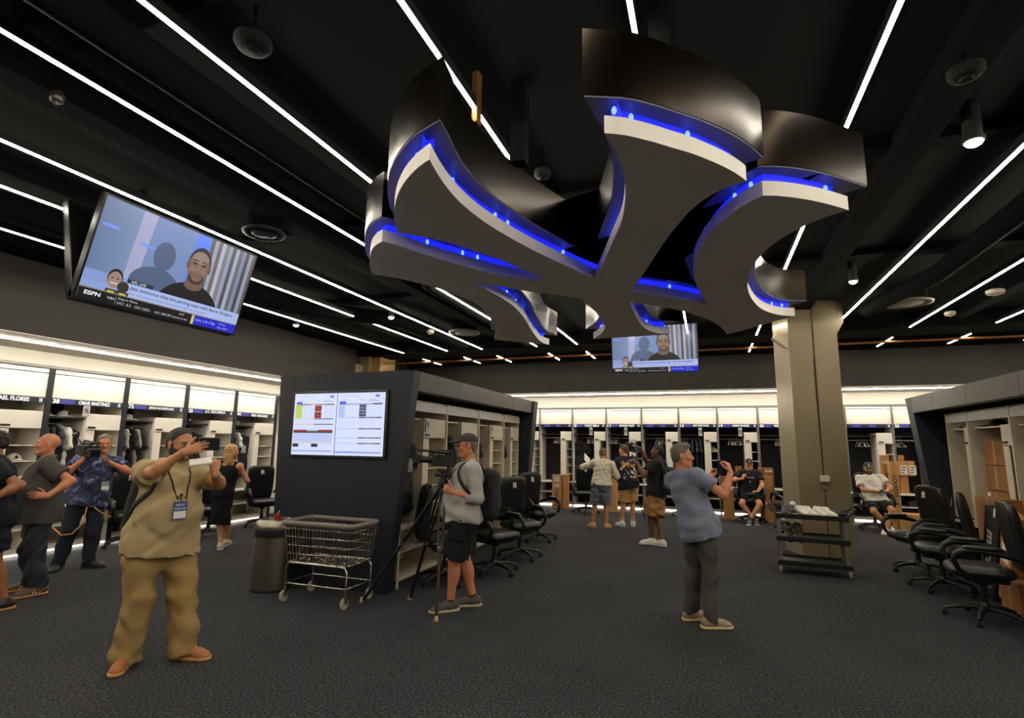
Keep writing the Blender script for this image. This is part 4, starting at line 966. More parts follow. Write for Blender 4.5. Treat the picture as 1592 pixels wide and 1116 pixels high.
# shoes: pointing direction = +y of the shoe
def shoe_field(L=.29, hi=.0):
    f = Field()
    f.cone((0, -L*.33, .052), (0, -L*.12, .058), .041, .043, k=.02).cone((0, -L*.12, .055), (.004, L*.18, .036), .044, .040, k=.03).ell((.006, L*.30, .026), (.046, L*.2, .034), k=.03)
    f.cone((0, -L*.30, .07), (0, -L*.24, .10 + hi), .036, .036, k=.02); f.cone((0, -L*.05, .075), (0, -L*.16, .105 + hi), .030, .034, k=.02)
    f.ell((0, -L*.2, .128 + hi), (.026, L*.16, .05), k=.008, op='s')
    return f
def shoe_mesh_pair(kind):
    up = shoe_field(); P, F = up.mesh(.0075, cut=[(V3(0, 0, .016), V3(0, 0, -1))]); u = np_mesh('shoe_upper', P, F)
    so = Field(); so.cone((0, -.088, .012), (.0, .0, .012), .041, .038, k=.02).cone((0, 0, .012), (.006, .085, .012), .038, .044, k=.02).ell((.007, .10, .012), (.043, .05, .03), k=.02)
    P, F = so.mesh(.0075, cut=[(V3(0, 0, .024), V3(0, 0, 1)), (V3(0, 0, .002), V3(0, 0, -1))]); s = np_mesh('shoe_sole', P, F); return u, s
SH_U, SH_S = shoe_mesh_pair('x')
def shoe(label, loc, deg, mu, ms, ml, name='shoe', tilt=0, group=None, scale=1.0, stripes=None):
    t = thing(name, label, 'shoe', loc, math.radians(deg - 90), group); t.scale = (scale,)*3
    if tilt: t.rotation_euler = (math.radians(tilt), 0, math.radians(deg - 90))
    u = SH_U.copy(); u.materials.clear(); s = SH_S.copy(); s.materials.clear()
    mesh_obj('upper', u, mu, t); mesh_obj('sole', s, ms, t)
    b = MB()
    for k in range(5):
        y = -.03 + k*.022; z = .107 - k*.0125; b.tube([(-.026, y, z - .012), (-.012, y + .004, z), (.012, y - .004, z), (.026, y, z - .012)], .0035, 5)
    b.tube([(-.004, -.04, .108), (-.03, -.05, .118), (-.034, -.02, .106), (-.002, -.036, .11), (.03, -.045, .118), (.034, -.015, .106), (.004, -.036, .11)], .003, 5)
    b.build('laces', ml, t, angle=80)
    if stripes:
        b = MB()
        for k in range(3):
            for sx in (-1, 1): b.tube([(sx*.047, -.005 - .018*k, .025), (sx*.038, -.02 - .018*k, .07)], .0055, 5)
        b.build('stripe', stripes, t)
    return t
cleat_w = mat('cleat_white', (214, 206, 190), .5, var=.12, scale=30); cleat_k = mat('cleat_black', (22, 21, 22), .4, var=.2, scale=20); sole_w = mat('sole_white', (206, 200, 188), .5); orange_p = mat('sole_speckle', (190, 150, 110), .6, var=.3, scale=60)
zt = .752
shoe('black trainer at the left front end of the utility cart top', TP(-.30, -.08, zt), -95, cleat_k, sole_w, cleat_k); shoe('black trainer behind the left end of the cart top, second of the black pair', TP(-.20, .06, zt), -80, cleat_k, sole_w, cleat_k)
shoe('speckled white cleat beside the black trainers on the cart top', TP(-.09, -.02, zt), -62, cleat_w, orange_p, sole_w); shoe('speckled white cleat of the left white pair, nearer the middle of the cart', TP(.0, -.06, zt), -58, cleat_w, orange_p, sole_w)
shoe('plain white cleat of the right white pair, nearer the middle of the cart', TP(.13, -.02, zt), -60, cleat_w, sole_w, sole_w); shoe('plain white cleat farthest right on the cart top', TP(.22, -.06, zt), -52, cleat_w, sole_w, sole_w)
shoe('dark cleat stood on end at the left of the middle cart tray', TP(-.28, -.02, .50), -80, mat('shoe_grey', (70, 66, 62), .5), mat('sole_tan', (150, 118, 70), .6), sole_w, tilt=-55); shoe('grey and tan cleat leaning on the middle cart tray', TP(-.17, -.05, .50), -60, MATS['shoe_grey'], MATS['sole_tan'], sole_w, tilt=-55)
bl = tag(MB().ball((0, 0, 0), .037, 20, 14).build('baseball', white_pl, angle=180), 'white baseball on the left end of the utility cart top', 'baseball'); bl.location = TP(-.19, .10, zt + .13)
f = Field(); f.ell((0, 0, .03), (.12, .07, .035)).ell((-.07, .02, .05), (.07, .05, .045)).cone((.02, 0, .04), (.14, .03, .1), .03, .02).cone((-.05, -.02, .04), (-.15, .02, .02), .03, .018)
gl = field_obj('batting_glove', f, .01, mat('glove_black', (20, 20, 22), .6), None, amp=.006, freq=60); gl.location = TP(.345, .02, zt); tag(gl, 'crumpled black glove on the right end of the cart top', 'glove')

# ---------------------------------------------------------------- laundry cart and waste bin
lc = thing('laundry_cart', 'chrome wire laundry cart with a grey bumper rim beside the waste bin', 'laundry cart', (-3.86, 4.96, 0))
bx0, bx1, by0, by1 = -.37, .37, -.21, .21
def rect_loop(x0, x1, y0, y1, z, r=.04):
    P = []
    for cx, cy, a0 in ((x1 - r, y1 - r, 0), (x0 + r, y1 - r, 90), (x0 + r, y0 + r, 180), (x1 - r, y0 + r, 270)):
        for k in range(4): a = math.radians(a0 + 30*k); P.append((cx + r*math.cos(a), cy + r*math.sin(a), z))
    return P
b = MB(); b.tube(rect_loop(bx0 - .085, bx1 + .06, by0 - .03, by1 + .03, .795, .05), .026, 10, closed=True, up=(0, 0, 1)); b.build('bumper_rim', mat('rim_grey', (112, 104, 94), .5), lc, angle=80)
for k in range(5):
    f_ = k/4; z = .40 + .085*k; g = .05*f_; b = MB(); b.tube(rect_loop(bx0 - g - .02*f_, bx1 + g, by0 - .02*f_, by1 + .02*f_, z, .03), .0042 if k else .007, 6, closed=True); b.build('wire_ring', chrome, lc, angle=80)
b = MB()
for k in range(19):
    x = bx0 + (bx1 - bx0)*k/18
    for y in (by0, by1): b.tube([(x, y, .40), (x*1.13 - .008, y*1.1, .775)], .0026, 5)
for k in range(11):
    y = by0 + (by1 - by0)*k/10
    for x in (bx0, bx1): b.tube([(x, y, .40), (x*1.14, y*1.1, .775)], .0026, 5)
tag(b.build('side_wires', chrome, lc, angle=80), kind='stuff')
b = MB()
for k in range(15): x = bx0 + (bx1 - bx0)*k/14; b.tube([(x, by0, .402), (x, by1, .402)], .0026, 5)
for k in range(8): y = by0 + (by1 - by0)*k/7; b.tube([(bx0, y, .406), (bx1, y, .406)], .0026, 5)
tag(b.build('bottom_wires', chrome, lc, angle=80), kind='stuff')
for y in (by0, by1):
    b = MB(); b.tube([(bx0 - .01, y, .17), (bx0 - .01, y, .345), (bx0 + .015, y, .385), (bx0 + .05, y, .393), (bx1 - .05, y, .393), (bx1 - .015, y, .385), (bx1 + .01, y, .345), (bx1 + .01, y, .17)], .0115, 10); b.build('frame_tube', chrome, lc, angle=80)
b = MB(); b.tube(rect_loop(bx0 - .01, bx1 + .01, by0, by1, .185, .02), .009, 8, closed=True); b.build('lower_frame', chrome, lc, angle=80)
for x in (bx0 - .01, bx1 + .01):
    for y in (by0, by1):
        b = MB(); b.cyl((x, y, .10), (x, y, .18), .013, 10); b.box((x - .018, y - .022, .05), (x - .013, y + .022, .118)); b.box((x + .013, y - .022, .05), (x + .018, y + .022, .118)); b.box((x - .018, y - .022, .112), (x + .018, y + .022, .12)); fk = b.build('caster_fork', dull_steel, lc, angle=40)
        b = MB(); b.cyl((x - .011, y - .012, .055), (x + .011, y - .012, .055), .055, 20); b.build('caster_wheel', mat('wheel_cream', (160, 150, 132), .5), fk, angle=40)
wb = thing('waste_bin', 'round brushed steel waste bin with a black collar beside the navy island', 'waste bin', (-4.74, 5.08, 0))
MB().lathe([(.20, 0), (.212, .012), (.215, .58)], 40).build('bin_body', steel, wb, angle=40)
MB().lathe([(.205, 0.0), (.219, .004), (.219, .02), (.205, .022)], 40).build('base_ring', black_pl, wb, angle=40)
MB().lathe([(.21, .575), (.228, .58), (.23, .655), (.205, .662)], 40).build('collar', black_pl, wb, angle=40)
MB().lathe([(.222, .66), (.226, .69), (.215, .73), (.19, .757), (.155, .765), (.148, .755), (.145, .70)], 40).build('lid_ring', steel, wb, angle=50)
MB().lathe([(.146, .70), (0, .69)], 40).build('liner', black_soft, wb)
rc = thing('paper_cup', 'red paper cup sticking out of the waste bin', 'cup', (-4.80, 5.16, .70)); MB().lathe([(.022, 0), (.034, .10), (.036, .10), (.036, .105), (.031, .104), (.02, .01)], 18).build('cup_wall', mat('cup_red', (176, 36, 34), .45), rc, angle=50); MB().cyl((.0, 0, .1), (.02, .01, .145), .004, 8).build('straw', white_pl, rc)

# ---------------------------------------------------------------- clothes, hangers and caps in the lockers
def hanger_mesh():
    b = MB(); b.tube([(-.20, 0, -.12), (0, 0, -.02), (.20, 0, -.12)], .006, 6); b.tube([(-.2, 0, -.12), (.2, 0, -.12)], .006, 6); b.tube([(0, 0, -.02), (0, 0, .01), (.02, 0, .025), (.022, 0, .045), (.0, 0, .05), (-.018, 0, .04)], .003, 5)
    me = b.mesh('hanger'); me.materials.append(white_pl); me.shade_smooth(); return me
HM = hanger_mesh()
def world_of(lk, x, y, z):
    c, s = math.cos(lk.rotation_euler[2]), math.sin(lk.rotation_euler[2]); return (lk.location[0] + x*c - y*s, lk.location[1] + x*s + y*c, z)
def hang(lk, xs, label, group, jitter=.25):
    for i, x in enumerate(sorted(xs)):
        label_i = ordn[i].replace('first', 'leftmost') + ' ' + label if i == 0 else ordn[i] + ' ' + label.replace('white hanger', 'white hanger from left')
        o = bpy.data.objects.new('hanger', HM); link(o); o.location = world_of(lk, x, .27, 1.862 - .035 + .012); o.rotation_euler = (0, 0, lk.rotation_euler[2] + math.pi/2 + rng.uniform(-jitter, jitter)); tag(o, label_i, 'hanger', group)
place = ['half hidden behind the island end', 'behind the leaning bat boxes', 'in front of the cream shirt man', 'behind the navy t-shirt man', 'behind the man reaching up', 'behind the grey-haired man', 'behind the seated man in black', 'just left of the olive pillar', '', 'behind the seated man in white', 'stacked with boxes beside the right island']
for i, (a, b, n) in {1: (.36, .52, 4), 2: (.36, .54, 5), 3: (.04, .26, 5), 4: (.34, .52, 5), 6: (.26, .56, 8), 7: (.40, .58, 6), 9: (.26, .46, 5), 10: (.08, .2, 3)}.items():
    hang(far[i], [a + (b - a)*k/(n - 1) for k in range(n)], 'white hanger in back wall locker ' + place[i], 'hangers in the locker ' + place[i])
for lk, xs, pl_ in ((left[1], (.06, .11, .17, .22, .27, .31, .36), 'behind the shoulder camera man'), (left[2], (.08, .16, .26, .36), 'behind the cream polo man')):
    hang(lk, xs, 'white hanger in long wall locker ' + pl_, 'hangers in the long wall locker ' + pl_)
def garment_mesh(seed, L=.72, logo=False):
    f = Field(); f.cone((-.18, 0, -.02), (0, 0, .03), .028, .03, k=.03).cone((.18, 0, -.02), (0, 0, .03), .028, .03, k=.03)
    for x in (-.13, 0, .13): f.cone((x, 0, -.05), (x*1.12, 0, -L + .05), .05, .06, k=.06, n=V3(0, 1, 0), s_=.55)
    for s in (-1, 1): f.cone((s*.19, 0, -.03), (s*.27, .0, -.30), .042, .055, k=.03, n=V3(0, 1, 0), s_=.6, clip=[(V3(s*.265, 0, -.29), nrm(V3(s*.3, 0, -1)))])
    P, F = f.mesh(.014, amp=.007, freq=46, seed=seed, cut=[(V3(0, 0, -L), V3(0, 0, -1))]); return np_mesh('garment', P, F)
GM = [garment_mesh(s, L) for s, L in ((1, .72), (2, .82), (3, .66))]
def garment(lk, x, color, label, k=0, front=False, z=1.79, y=.27, name='hanging_jersey', trim=None, logo=None, cat='jersey'):
    t = thing(name, label, cat, world_of(lk, x, y, z), lk.rotation_euler[2] + (0 if front else math.pi/2 + rng.uniform(-.18, .18)))
    me = GM[k].copy(); me.materials.clear(); mesh_obj('cloth', me, color, t)
    q = MB(); q.tube([(-.05, .0, .036), (-.03, -.035, .02), (0, -.045, .0), (.03, -.035, .02), (.05, 0, .036)], .008, 6); q.build('collar', trim or color, t)
    q = MB(); q.tube([(0, 0, .02), (0, 0, .06), (.02, 0, .07), (.02, 0, .088), (0, 0, .092)], .003, 5); q.build('hanger_hook', white_pl, t)
    if logo: emblem('emblem', logo, t, face_frame((0, -.062, -.24), (1, 0, 0), (0, 0, 1)), .17, .02)
    return t
gblk = mat('jersey_black', (24, 24, 27), .85, bump=.2, bscale=30); gnav = mat('jersey_navy', (30, 34, 48), .85, bump=.2, bscale=30); ggry = mat('jersey_grey', (132, 128, 122), .85, bump=.2, bscale=30); gwht = mat('jersey_white', (206, 200, 188), .85, bump=.2, bscale=30)
side = lambda a, b: a + ' in the locker ' + b
garment(left[1], .10, gnav, side('dark navy jersey farthest left', 'behind the shoulder camera man'), 1); garment(left[1], .19, gblk, side('black jersey second from the left', 'behind the shoulder camera man'), 0); garment(left[1], .28, gnav, side('charcoal jersey next to the white-edged one', 'behind the shoulder camera man'), 1, trim=gwht)
garment(left[1], .35, gwht, side('white-edged jersey', 'behind the shoulder camera man'), 2); garment(left[1], .47, gblk, side('black short jersey facing out', 'behind the shoulder camera man'), 2, front=True, y=.14, trim=gwht, z=1.72)
garment(left[2], .09, gnav, side('dark jersey at the left end', 'behind the cream polo man'), 1); garment(left[2], .17, ggry, side('grey jersey', 'behind the cream polo man'), 2); garment(left[2], .25, gblk, side('long black jersey', 'behind the cream polo man'), 1); garment(left[2], .33, ggry, side('pale grey jersey at the right end', 'behind the cream polo man'), 0); garment(left[2], .40, gblk, side('black jersey at the right end', 'behind the cream polo man'), 2)
garment(left[3], .34, gblk, side('black jersey facing out', 'between the polo man and the woman'), 0, front=True, y=.18, z=1.74)
garment(left[4], .10, gnav, side('dark jersey at the left', 'beside the woman'), 1); garment(left[4], .20, gwht, side('white jersey', 'beside the woman'), 1); garment(left[4], .38, gblk, side('black jersey with a white monogram', 'beside the woman'), 1, front=True, y=.15, z=1.72, logo=gwht)
garment(far[2], .18, gblk, 'black jacket hanging in the locker left of the cream shirt man', 1, front=True, y=.2, z=1.72, name='hanging_jacket', cat='jacket')
for k, x in enumerate((.30, .40, .50)): garment(far[5], x, (gblk, gnav, ggry)[k] if k < 2 else gblk, ('black jersey at the left', 'navy jersey in the middle', 'black jersey at the right')[k] + ' in the locker behind the grey-haired man', k)
hang(far[5], (.06, .12, .20), 'white hanger in back wall locker behind the grey-haired man', 'hangers in the locker behind the grey-haired man')
garment(il[0], .24, gblk, 'long black jersey with a white monogram in the navy island, beside the tripod', 1, front=True, y=.10, z=1.62, logo=mat('monogram_grey', (160, 158, 154), .7)); garment(il[1], .3, gblk, 'black jersey in the island locker behind the capped cameraman', 0, z=1.72); garment(il[2], .12, gblk, 'black jersey second from the far end of the navy island', 1, z=1.72); garment(il[3], .14, gnav, 'dark striped jersey at the far end of the navy island', 0, z=1.70, trim=gwht)
def cap_meshes():
    f = Field(); f.ell((0, 0, .0), (.088, .098, .105)); P, F = f.mesh(.009, cut=[(V3(0, 0, 0), V3(0, 0, -1))]); c = np_mesh('cap_crown', P, F)
    f = Field(); f.ell((0, .10, .012), (.078, .085, .012)); P, F = f.mesh(.007, cut=[(V3(0, .07, 0), V3(0, -1, 0))]); v = np_mesh('cap_visor', P, F); return c, v
CAPC, CAPV = cap_meshes()
def cap(label, loc, deg, m, mv, logo=None):
    t = thing('baseball_hat', label, 'hat', loc, math.radians(deg - 90)); c = CAPC.copy(); v = CAPV.copy(); c.materials.clear(); v.materials.clear(); mesh_obj('crown', c, m, t); mesh_obj('visor', v, mv, t)
    MB().ball((0, 0, .105), (.009, .009, .006), 10, 6).build('button', m, t)
    if logo: emblem('emblem', logo, t, face_frame((0, .093, .052), (-1, 0, 0), (0, -.35, .94)), .05, .012)
    return t
cpin = mat('cap_pinstripe', (208, 202, 190), .8); cblk = mat('cap_black', (24, 24, 28), .8)
for lk, x, m, lg, lb in ((left[1], .10, cpin, gblk, 'white cap farthest left on the hat shelf behind the shoulder camera man'), (left[1], .36, cpin, gblk, 'pale pinstriped cap on the hat shelf behind the shoulder camera man'), (left[2], .24, cpin, gblk, 'white cap on the hat shelf behind the cream polo man'), (left[3], .20, cblk, gwht, 'black cap on the hat shelf between the polo man and the woman'), (left[4], .22, ggry, gwht, 'grey cap on the hat shelf beside the woman')):
    cap(lb, world_of(lk, x, .22, 1.967), math.degrees(lk.rotation_euler[2]) - 90 + 10, m, m, lg)
cap('small white cap in a cubby left of the bald man', world_of(left[0], .9, .2, 1.332), -10, cpin, cpin, gblk)
# small things on benches and cubby shelves
shoe('white trainer in the cubby behind the grey-haired man', world_of(far[5], .83, .2, 1.552), -60, cleat_w, sole_w, sole_w)
shoe('white trainer on the shelf under the shoulder camera man\'s locker', world_of(left[1], .75, .12, .397), 0, cleat_w, sole_w, sole_w); shoe('tan trainer on the lower shelf beside the shoulder camera man', world_of(left[1], .95, .12, .397), -10, mat('shoe_tan', (170, 130, 90), .6), sole_w, sole_w)
shoe('white and black trainer on the low shelf at the navy island', world_of(il[0], .75, .1, .397), 10, cleat_w, sole_w, sole_w); shoe('white trainer under the swivel chairs at the navy island', world_of(il[1], .35, .1, .397), 0, cleat_w, sole_w, sole_w); shoe('grey trainer under the middle chairs at the navy island', world_of(il[1], .6, .1, .397), 10, MATS['shoe_grey'], sole_w, sole_w)
cap('black cap on the high shelf of the right island', world_of(rk[1], .30, .2, 1.967), 180, cblk, cblk); cap('black cap on the far end shelf of the right island', world_of(rk[0], .30, .2, 1.967), 185, cblk, cblk)
t = thing('shoe_box', 'black shoe box in the locker beside the right island', 'box', world_of(far[10], .36, .22, .397)); boxpart('box_body', (-.17, -.12, 0), (.17, .12, .1), mat('box_black', (34, 33, 34), .5), t, .003); boxpart('box_lid', (-.175, -.125, .085), (.175, .125, .125), MATS['box_black'], t, .003)
for x, y, lb in ((.35, .16, 'folded white towel on the bench right of the man reaching up'), (.2, .16, 'folded white towel on the bench behind the grey-haired man')):
    lk = far[4] if 'reaching' in lb else far[5]; t = thing('towel', lb, 'towel', world_of(lk, x, y, .682))
    for k in range(3): b = MB(); b.M = Matrix.Translation((0, 0, .018 + .03*k)); b._add(*pad_mesh(.36 - .01*k, .24, .034, .5, nu=18, nv=8)); b.build('fold', gwht, t, angle=80)
# ---------------------------------------------------------------- people
UP = V3(0, 0, 1)
def ik(a, target, l1, l2, pole):
    d = target - a; L = np.linalg.norm(d); L = max(L, abs(l1 - l2) + .01); u = nrm(d)
    if L > (l1 + l2)*.995: L = (l1 + l2)*.995
    e = a + u*L; x = (l1*l1 - l2*l2 + L*L)/(2*L); h = math.sqrt(max(l1*l1 - x*x, 0))
    p = np.asarray(pole, float); p = p - u*(p @ u); p = nrm(p)
    return a + u*x + p*h, e
def rot(v, ax, a):
    ax = nrm(ax); return v*math.cos(a) + np.cross(ax, v)*math.sin(a) + ax*(ax @ v)*(1 - math.cos(a))
def skin(name, rgb):
    if name in MATS: return MATS[name]
    m = mat(name, rgb, .5, var=.07, scale=18, bump=.05, bscale=90); b = m.node_tree.nodes['Principled BSDF']
    b.inputs['Subsurface Weight'].default_value = .06; b.inputs['Subsurface Radius'].default_value = (.02, .008, .004); return m
def fabric(name, rgb, var=.07, scale=10, bump=.5, bs=17):
    return mat(name, rgb, .85, var=var, scale=scale, bump=bump, bscale=bs, spec=.25)
hair_dark = mat('hair_dark', (15, 12, 11), .6, bump=.3, bscale=140, stretch=(1, 1, .25)); hair_grey = mat('hair_grey', (98, 88, 76), .5, var=.2, scale=30, bump=.5, bscale=140, stretch=(1, 1, .25)); hair_brown = mat('hair_brown', (84, 62, 42), .5, var=.2, scale=30, bump=.5, bscale=140); hair_blond = mat('hair_blond', (176, 132, 82), .45, var=.3, scale=26, bump=.6, bscale=90, stretch=(1, 1, .3))
eye_w = mat('eye_white', (168, 150, 136), .25); eye_d = mat('eye_dark', (32, 22, 16), .15)
def hand_field(f, w, d, pn, th, s, curl, spread=0.0, point=False):
    d = nrm(d); pn = nrm(pn - d*(pn @ d)); th = nrm(th)
    lat = (.031, .0105, -.0105, -.030); ln = (.074, .082, .076, .060); rr = (.0092, .0095, .009, .008)
    f.cone(w, w + d*.03*s, .024*s, .025*s, k=.014, n=pn, s_=.75)
    f.cone(w + d*.035*s + th*.012*s, w + d*.085*s + th*.022*s, .019*s, .017*s, k=.012, n=pn, s_=.72); f.cone(w + d*.035*s - th*.010*s, w + d*.085*s - th*.020*s, .019*s, .0165*s, k=.012, n=pn, s_=.72); f.cone(w + d*.04*s, w + d*.088*s, .02*s, .017*s, k=.012, n=pn, s_=.72)
    for i in range(4):
        c = (curl[i] if isinstance(curl, (tuple, list)) else curl); p = w + d*(.088 - .004*abs(i - 1.2))*s + th*lat[i]*s
        dd = rot(d, pn, 0); dd = nrm(d + th*lat[i]*spread*6); ax = np.cross(dd, pn); L = ln[i]*s; r = rr[i]*s
        for q, (fr_, cc) in enumerate(((.44, .55), (.31, .85), (.25, .6))):
            dd = rot(dd, ax, cc*c); e = p + dd*L*fr_; f.cone(p, e, r, r*.92, k=.004); p = e; r *= .92
    p = w + d*.028*s + th*.024*s; dd = nrm(d*.62 + th*.75 + pn*.30)
    for L, r0, r1, a in ((.04, .0125, .0105, 0), (.032, .0102, .0092, .35), (.026, .009, .0075, .35)):
        dd = nrm(dd + (d*.8 - th*.5)*a*.8); e = p + dd*L*s; f.cone(p, e, r0*s, r1*s, k=.007 if a == 0 else .004); p = e
def head_field(f, T, s, nose=1.0, jaw=1.0, ears=True):
    """T maps head coordinates (right, forward, up) to the world"""
    A = T[:3, :3]; o = T[:3, 3]; P = lambda x, y, z: A @ (V3(x, y, z)*s) + o; Q = lambda *r: V3(*r)*s
    f.ell(P(0, -.014, .034), Q(.077, .097, .090), A, k=.02)
    f.ell(P(0, .022, -.034), Q(.060*jaw, .070, .080), A, k=.03)
    for sx in (-1, 1):
        f.cone(P(sx*.054*jaw, -.012, -.05), P(sx*.02, .062, -.098), .021*s, .018*s, k=.025)
        f.ell(P(sx*.040, .062, -.018), Q(.024, .022, .024), A, k=.02)
    f.ell(P(0, .070, -.098), Q(.024, .022, .019), A, k=.02)
    f.cone(P(-.042, .078, .026), P(.042, .078, .026), .0125*s, .0125*s, k=.015)
    for sx in (-1, 1): f.ell(P(sx*.033, .099, .003), Q(.018, .017, .012), A, k=.010, op='s')
    f.cone(P(0, .088, .012), P(0, .110*1.0, -.026), .0085*s*nose, .0125*s*nose, k=.010)
    for sx in (-1, 1): f.ell(P(sx*.012, .096, -.030), Q(.010, .011, .009), A, k=.006)
    f.ell(P(0, .086, -.058), Q(.024, .013, .0065), A, k=.006); f.ell(P(0, .083, -.070), Q(.020, .013, .0075), A, k=.006)
    if ears:
        for sx in (-1, 1): f.ell(P(sx*.079, -.012, -.004), Q(.010, .020, .033), A, k=.008)
def person(label, base, t, H, sk, hip, neck, head, legs, arms, top, bottom, shoes, g=1.0, belly=0.0, tt=0.0, hair=None, seated=False, res=.011, hres=.006, name='person', cap_=None, beard=None, glasses=False, jaw=1.0, face=True, dress=None):
    """base (x, y); angles are seen from the camera: 0 away, 90 to picture left, 180 towards us.
    hip, neck, wrists and ankles: (column, row, extra distance) of the joint in the photograph"""
    base = V3(base[0], base[1], 0); va = nrm(base); vr = np.cross(va, UP); D0 = np.linalg.norm(base); s = H/1.75
    def pp(q):
        d = ray(q[0], q[1]); return CAM + d*((D0 + q[2])/(d @ va))
    def vdir(v): return vr*v[0] + va*v[1] + UP*v[2]
    def face_dir(a): a = math.radians(a); return va*math.cos(a) - vr*math.sin(a)
    def ppz(q, z):
        lo, hi = -400.0, 1700.0
        for _ in range(40):
            m_ = (lo + hi)/2
            if pp((q[0], m_, q[2]))[2] > z: lo = m_
            else: hi = m_
        return pp((q[0], lo, q[2]))
    Fw = face_dir(t)
    if seated:
        Pc = ppz(hip, .60); Nb = ppz(neck, 1.08); dz = (Nb - Pc)[:2]; Nb[2] = Pc[2] + math.sqrt(max((.53*s)**2 - dz @ dz, .04))
    else:
        Pc = ppz(hip, .925*s); Nb = ppz(neck, 1.455*s); dz = (Nb - Pc)[:2]; Nb[2] = Pc[2] + math.sqrt(max((.53*s)**2 - dz @ dz, .04))
    upt = nrm(Nb - Pc); hgt = np.linalg.norm(Nb - Pc)
    fwt = face_dir(t + tt); fwt = nrm(fwt - upt*(fwt @ upt)); rtt = np.cross(fwt, upt)
    fwp = nrm(Fw - upt*(Fw @ upt)); rtp = np.cross(fwp, upt); us = hgt/.53
    rp = np.cross(Fw, UP)
    T = lambda u, f_=0, r=0: Pc + upt*u*us + (fwt*(u/.53) + fwp*(1 - u/.53))*f_*s + (rtt*min(1, u/.53) + rtp*max(0, 1 - u/.53))*r*s
    Rm = np.stack([rtt, fwt, upt], 1); Rp = np.stack([rtp, fwp, upt], 1)
    root = thing(name, label, 'person', tuple(base)); org = base
    sh = {+1: T(.462, 0, .178*(.5 + .5*g)), -1: T(.462, 0, -.178*(.5 + .5*g))}
    hp = {+1: Pc + rtp*.088*s*g - UP*.015*s, -1: Pc - rtp*.088*s*g - UP*.015*s}
    # limbs
    J = {}
    for k, sg in (('R', 1), ('L', -1)):
        a = arms[k]; e, w = ik(sh[sg], pp(a[0]), .292*s, .25*s, vdir(a[1])); J['e' + k], J['w' + k] = e, w
        l = legs[k]; ank = pp(l[0]); 
        if len(l) < 4: ank[2] = .088*s
        lf = 1.0 if l[2] is not None else np.linalg.norm(ank - hp[sg])/(.85*s)*1.004
        kn, an = ik(hp[sg], ank, .435*s*lf, .415*s*lf, vdir(l[2]) if l[2] is not None else Fw); J['k' + k], J['a' + k] = kn, an
        J['t' + k] = face_dir(l[1])
    hup = nrm(UP*math.cos(math.radians(head[1])) - face_dir(head[0])*math.sin(math.radians(head[1])) + vr*math.sin(math.radians(head[2] if len(head) > 2 else 0)))
    hf = nrm(face_dir(head[0])*math.cos(math.radians(head[1])) + UP*math.sin(math.radians(head[1]))); hf = nrm(hf - hup*(hf @ hup)); hr = np.cross(hf, hup)
    HT = np.eye(4); HT[:3, 0], HT[:3, 1], HT[:3, 2] = hr, hf, hup; Hc = Nb + upt*.06*s + hup*.095*s + hf*.025*s; HT[:3, 3] = Hc
    A = HT[:3, :3]; hP = lambda x, y, z: A @ (V3(x, y, z)*s) + Hc; hQ = lambda *r: V3(*r)*s
    def torso(f, e=0.0, low=True, clip=None, up_=True):
        f.ell(T(0.0, -.005), (.160*s*g + e, .118*s*g + e, .125*s + e), Rp, k=.05, clip=clip)
        f.ell(T(.17, .012 + belly*.45), (.148*s*g + belly*.3 + e, .110*s*g + belly*.55 + e, .175*s + e), Rp, k=.06, clip=clip)
        f.ell(T(.345, .005), (.160*s*g + e, .118*s*g + belly*.15 + e, .165*s + e), Rm, k=.06, clip=clip)
        if up_:
            f.cone(T(.448, -.005, -.135*g), T(.448, -.005, .135*g), .058*s + e, k=.05, clip=clip)
            for q in (-1, 1): f.cone(T(.50, -.012, q*.02), T(.468, -.005, q*.14*g), .047*s + e, .046*s + e, k=.03, clip=clip)
    # --- body: torso, limbs; finer head and hands
    bf = Field(); torso(bf)
    bf.cone(Nb - upt*.03*s, Hc - hup*.05*s - hf*.02*s, .060*s, .053*s, k=.03)
    ga = .6 + .4*g
    for k, sg in (('R', 1), ('L', -1)):
        bf.ell(sh[sg], (.056*s*ga,)*3, k=.04); bf.cone(sh[sg], J['e' + k], .049*s*ga, .040*s*ga, k=.03); bf.cone(J['e' + k], J['w' + k], .042*s*ga, .027*s, k=.015)
        m_ = J['e' + k]*.72 + J['w' + k]*.28; bf.ell(m_, (.045*s*ga,)*3, k=.03)
        bf.cone(hp[sg], J['k' + k], .084*s*g, .056*s*(.5 + .5*g), k=.05); bf.cone(J['k' + k], J['a' + k], .053*s*(.5 + .5*g), .036*s, k=.025)
        sd = nrm(J['a' + k] - J['k' + k]); cb = J['k' + k]*.68 + J['a' + k]*.32; back = -J['t' + k]; back = nrm(back - sd*(back @ sd)); B3 = np.stack([np.cross(back, sd), back, sd], 1)
        bf.ell(cb + back*.018*s, (.050*s*ga, .050*s*ga, .115*s), B3, k=.03)
        bf.cone(J['a' + k], J['a' + k] + J['t' + k]*.10*s - UP*.055*s, .034*s, .022*s, k=.01)
    parts = [bf.mesh(res)]
    hfield = Field(); head_field(hfield, HT, s, jaw=jaw); hfield.cone(Nb + upt*.0, Hc - hup*.05*s - hf*.02*s, .057*s, .053*s, k=.03)
    parts.append(hfield.mesh(hres))
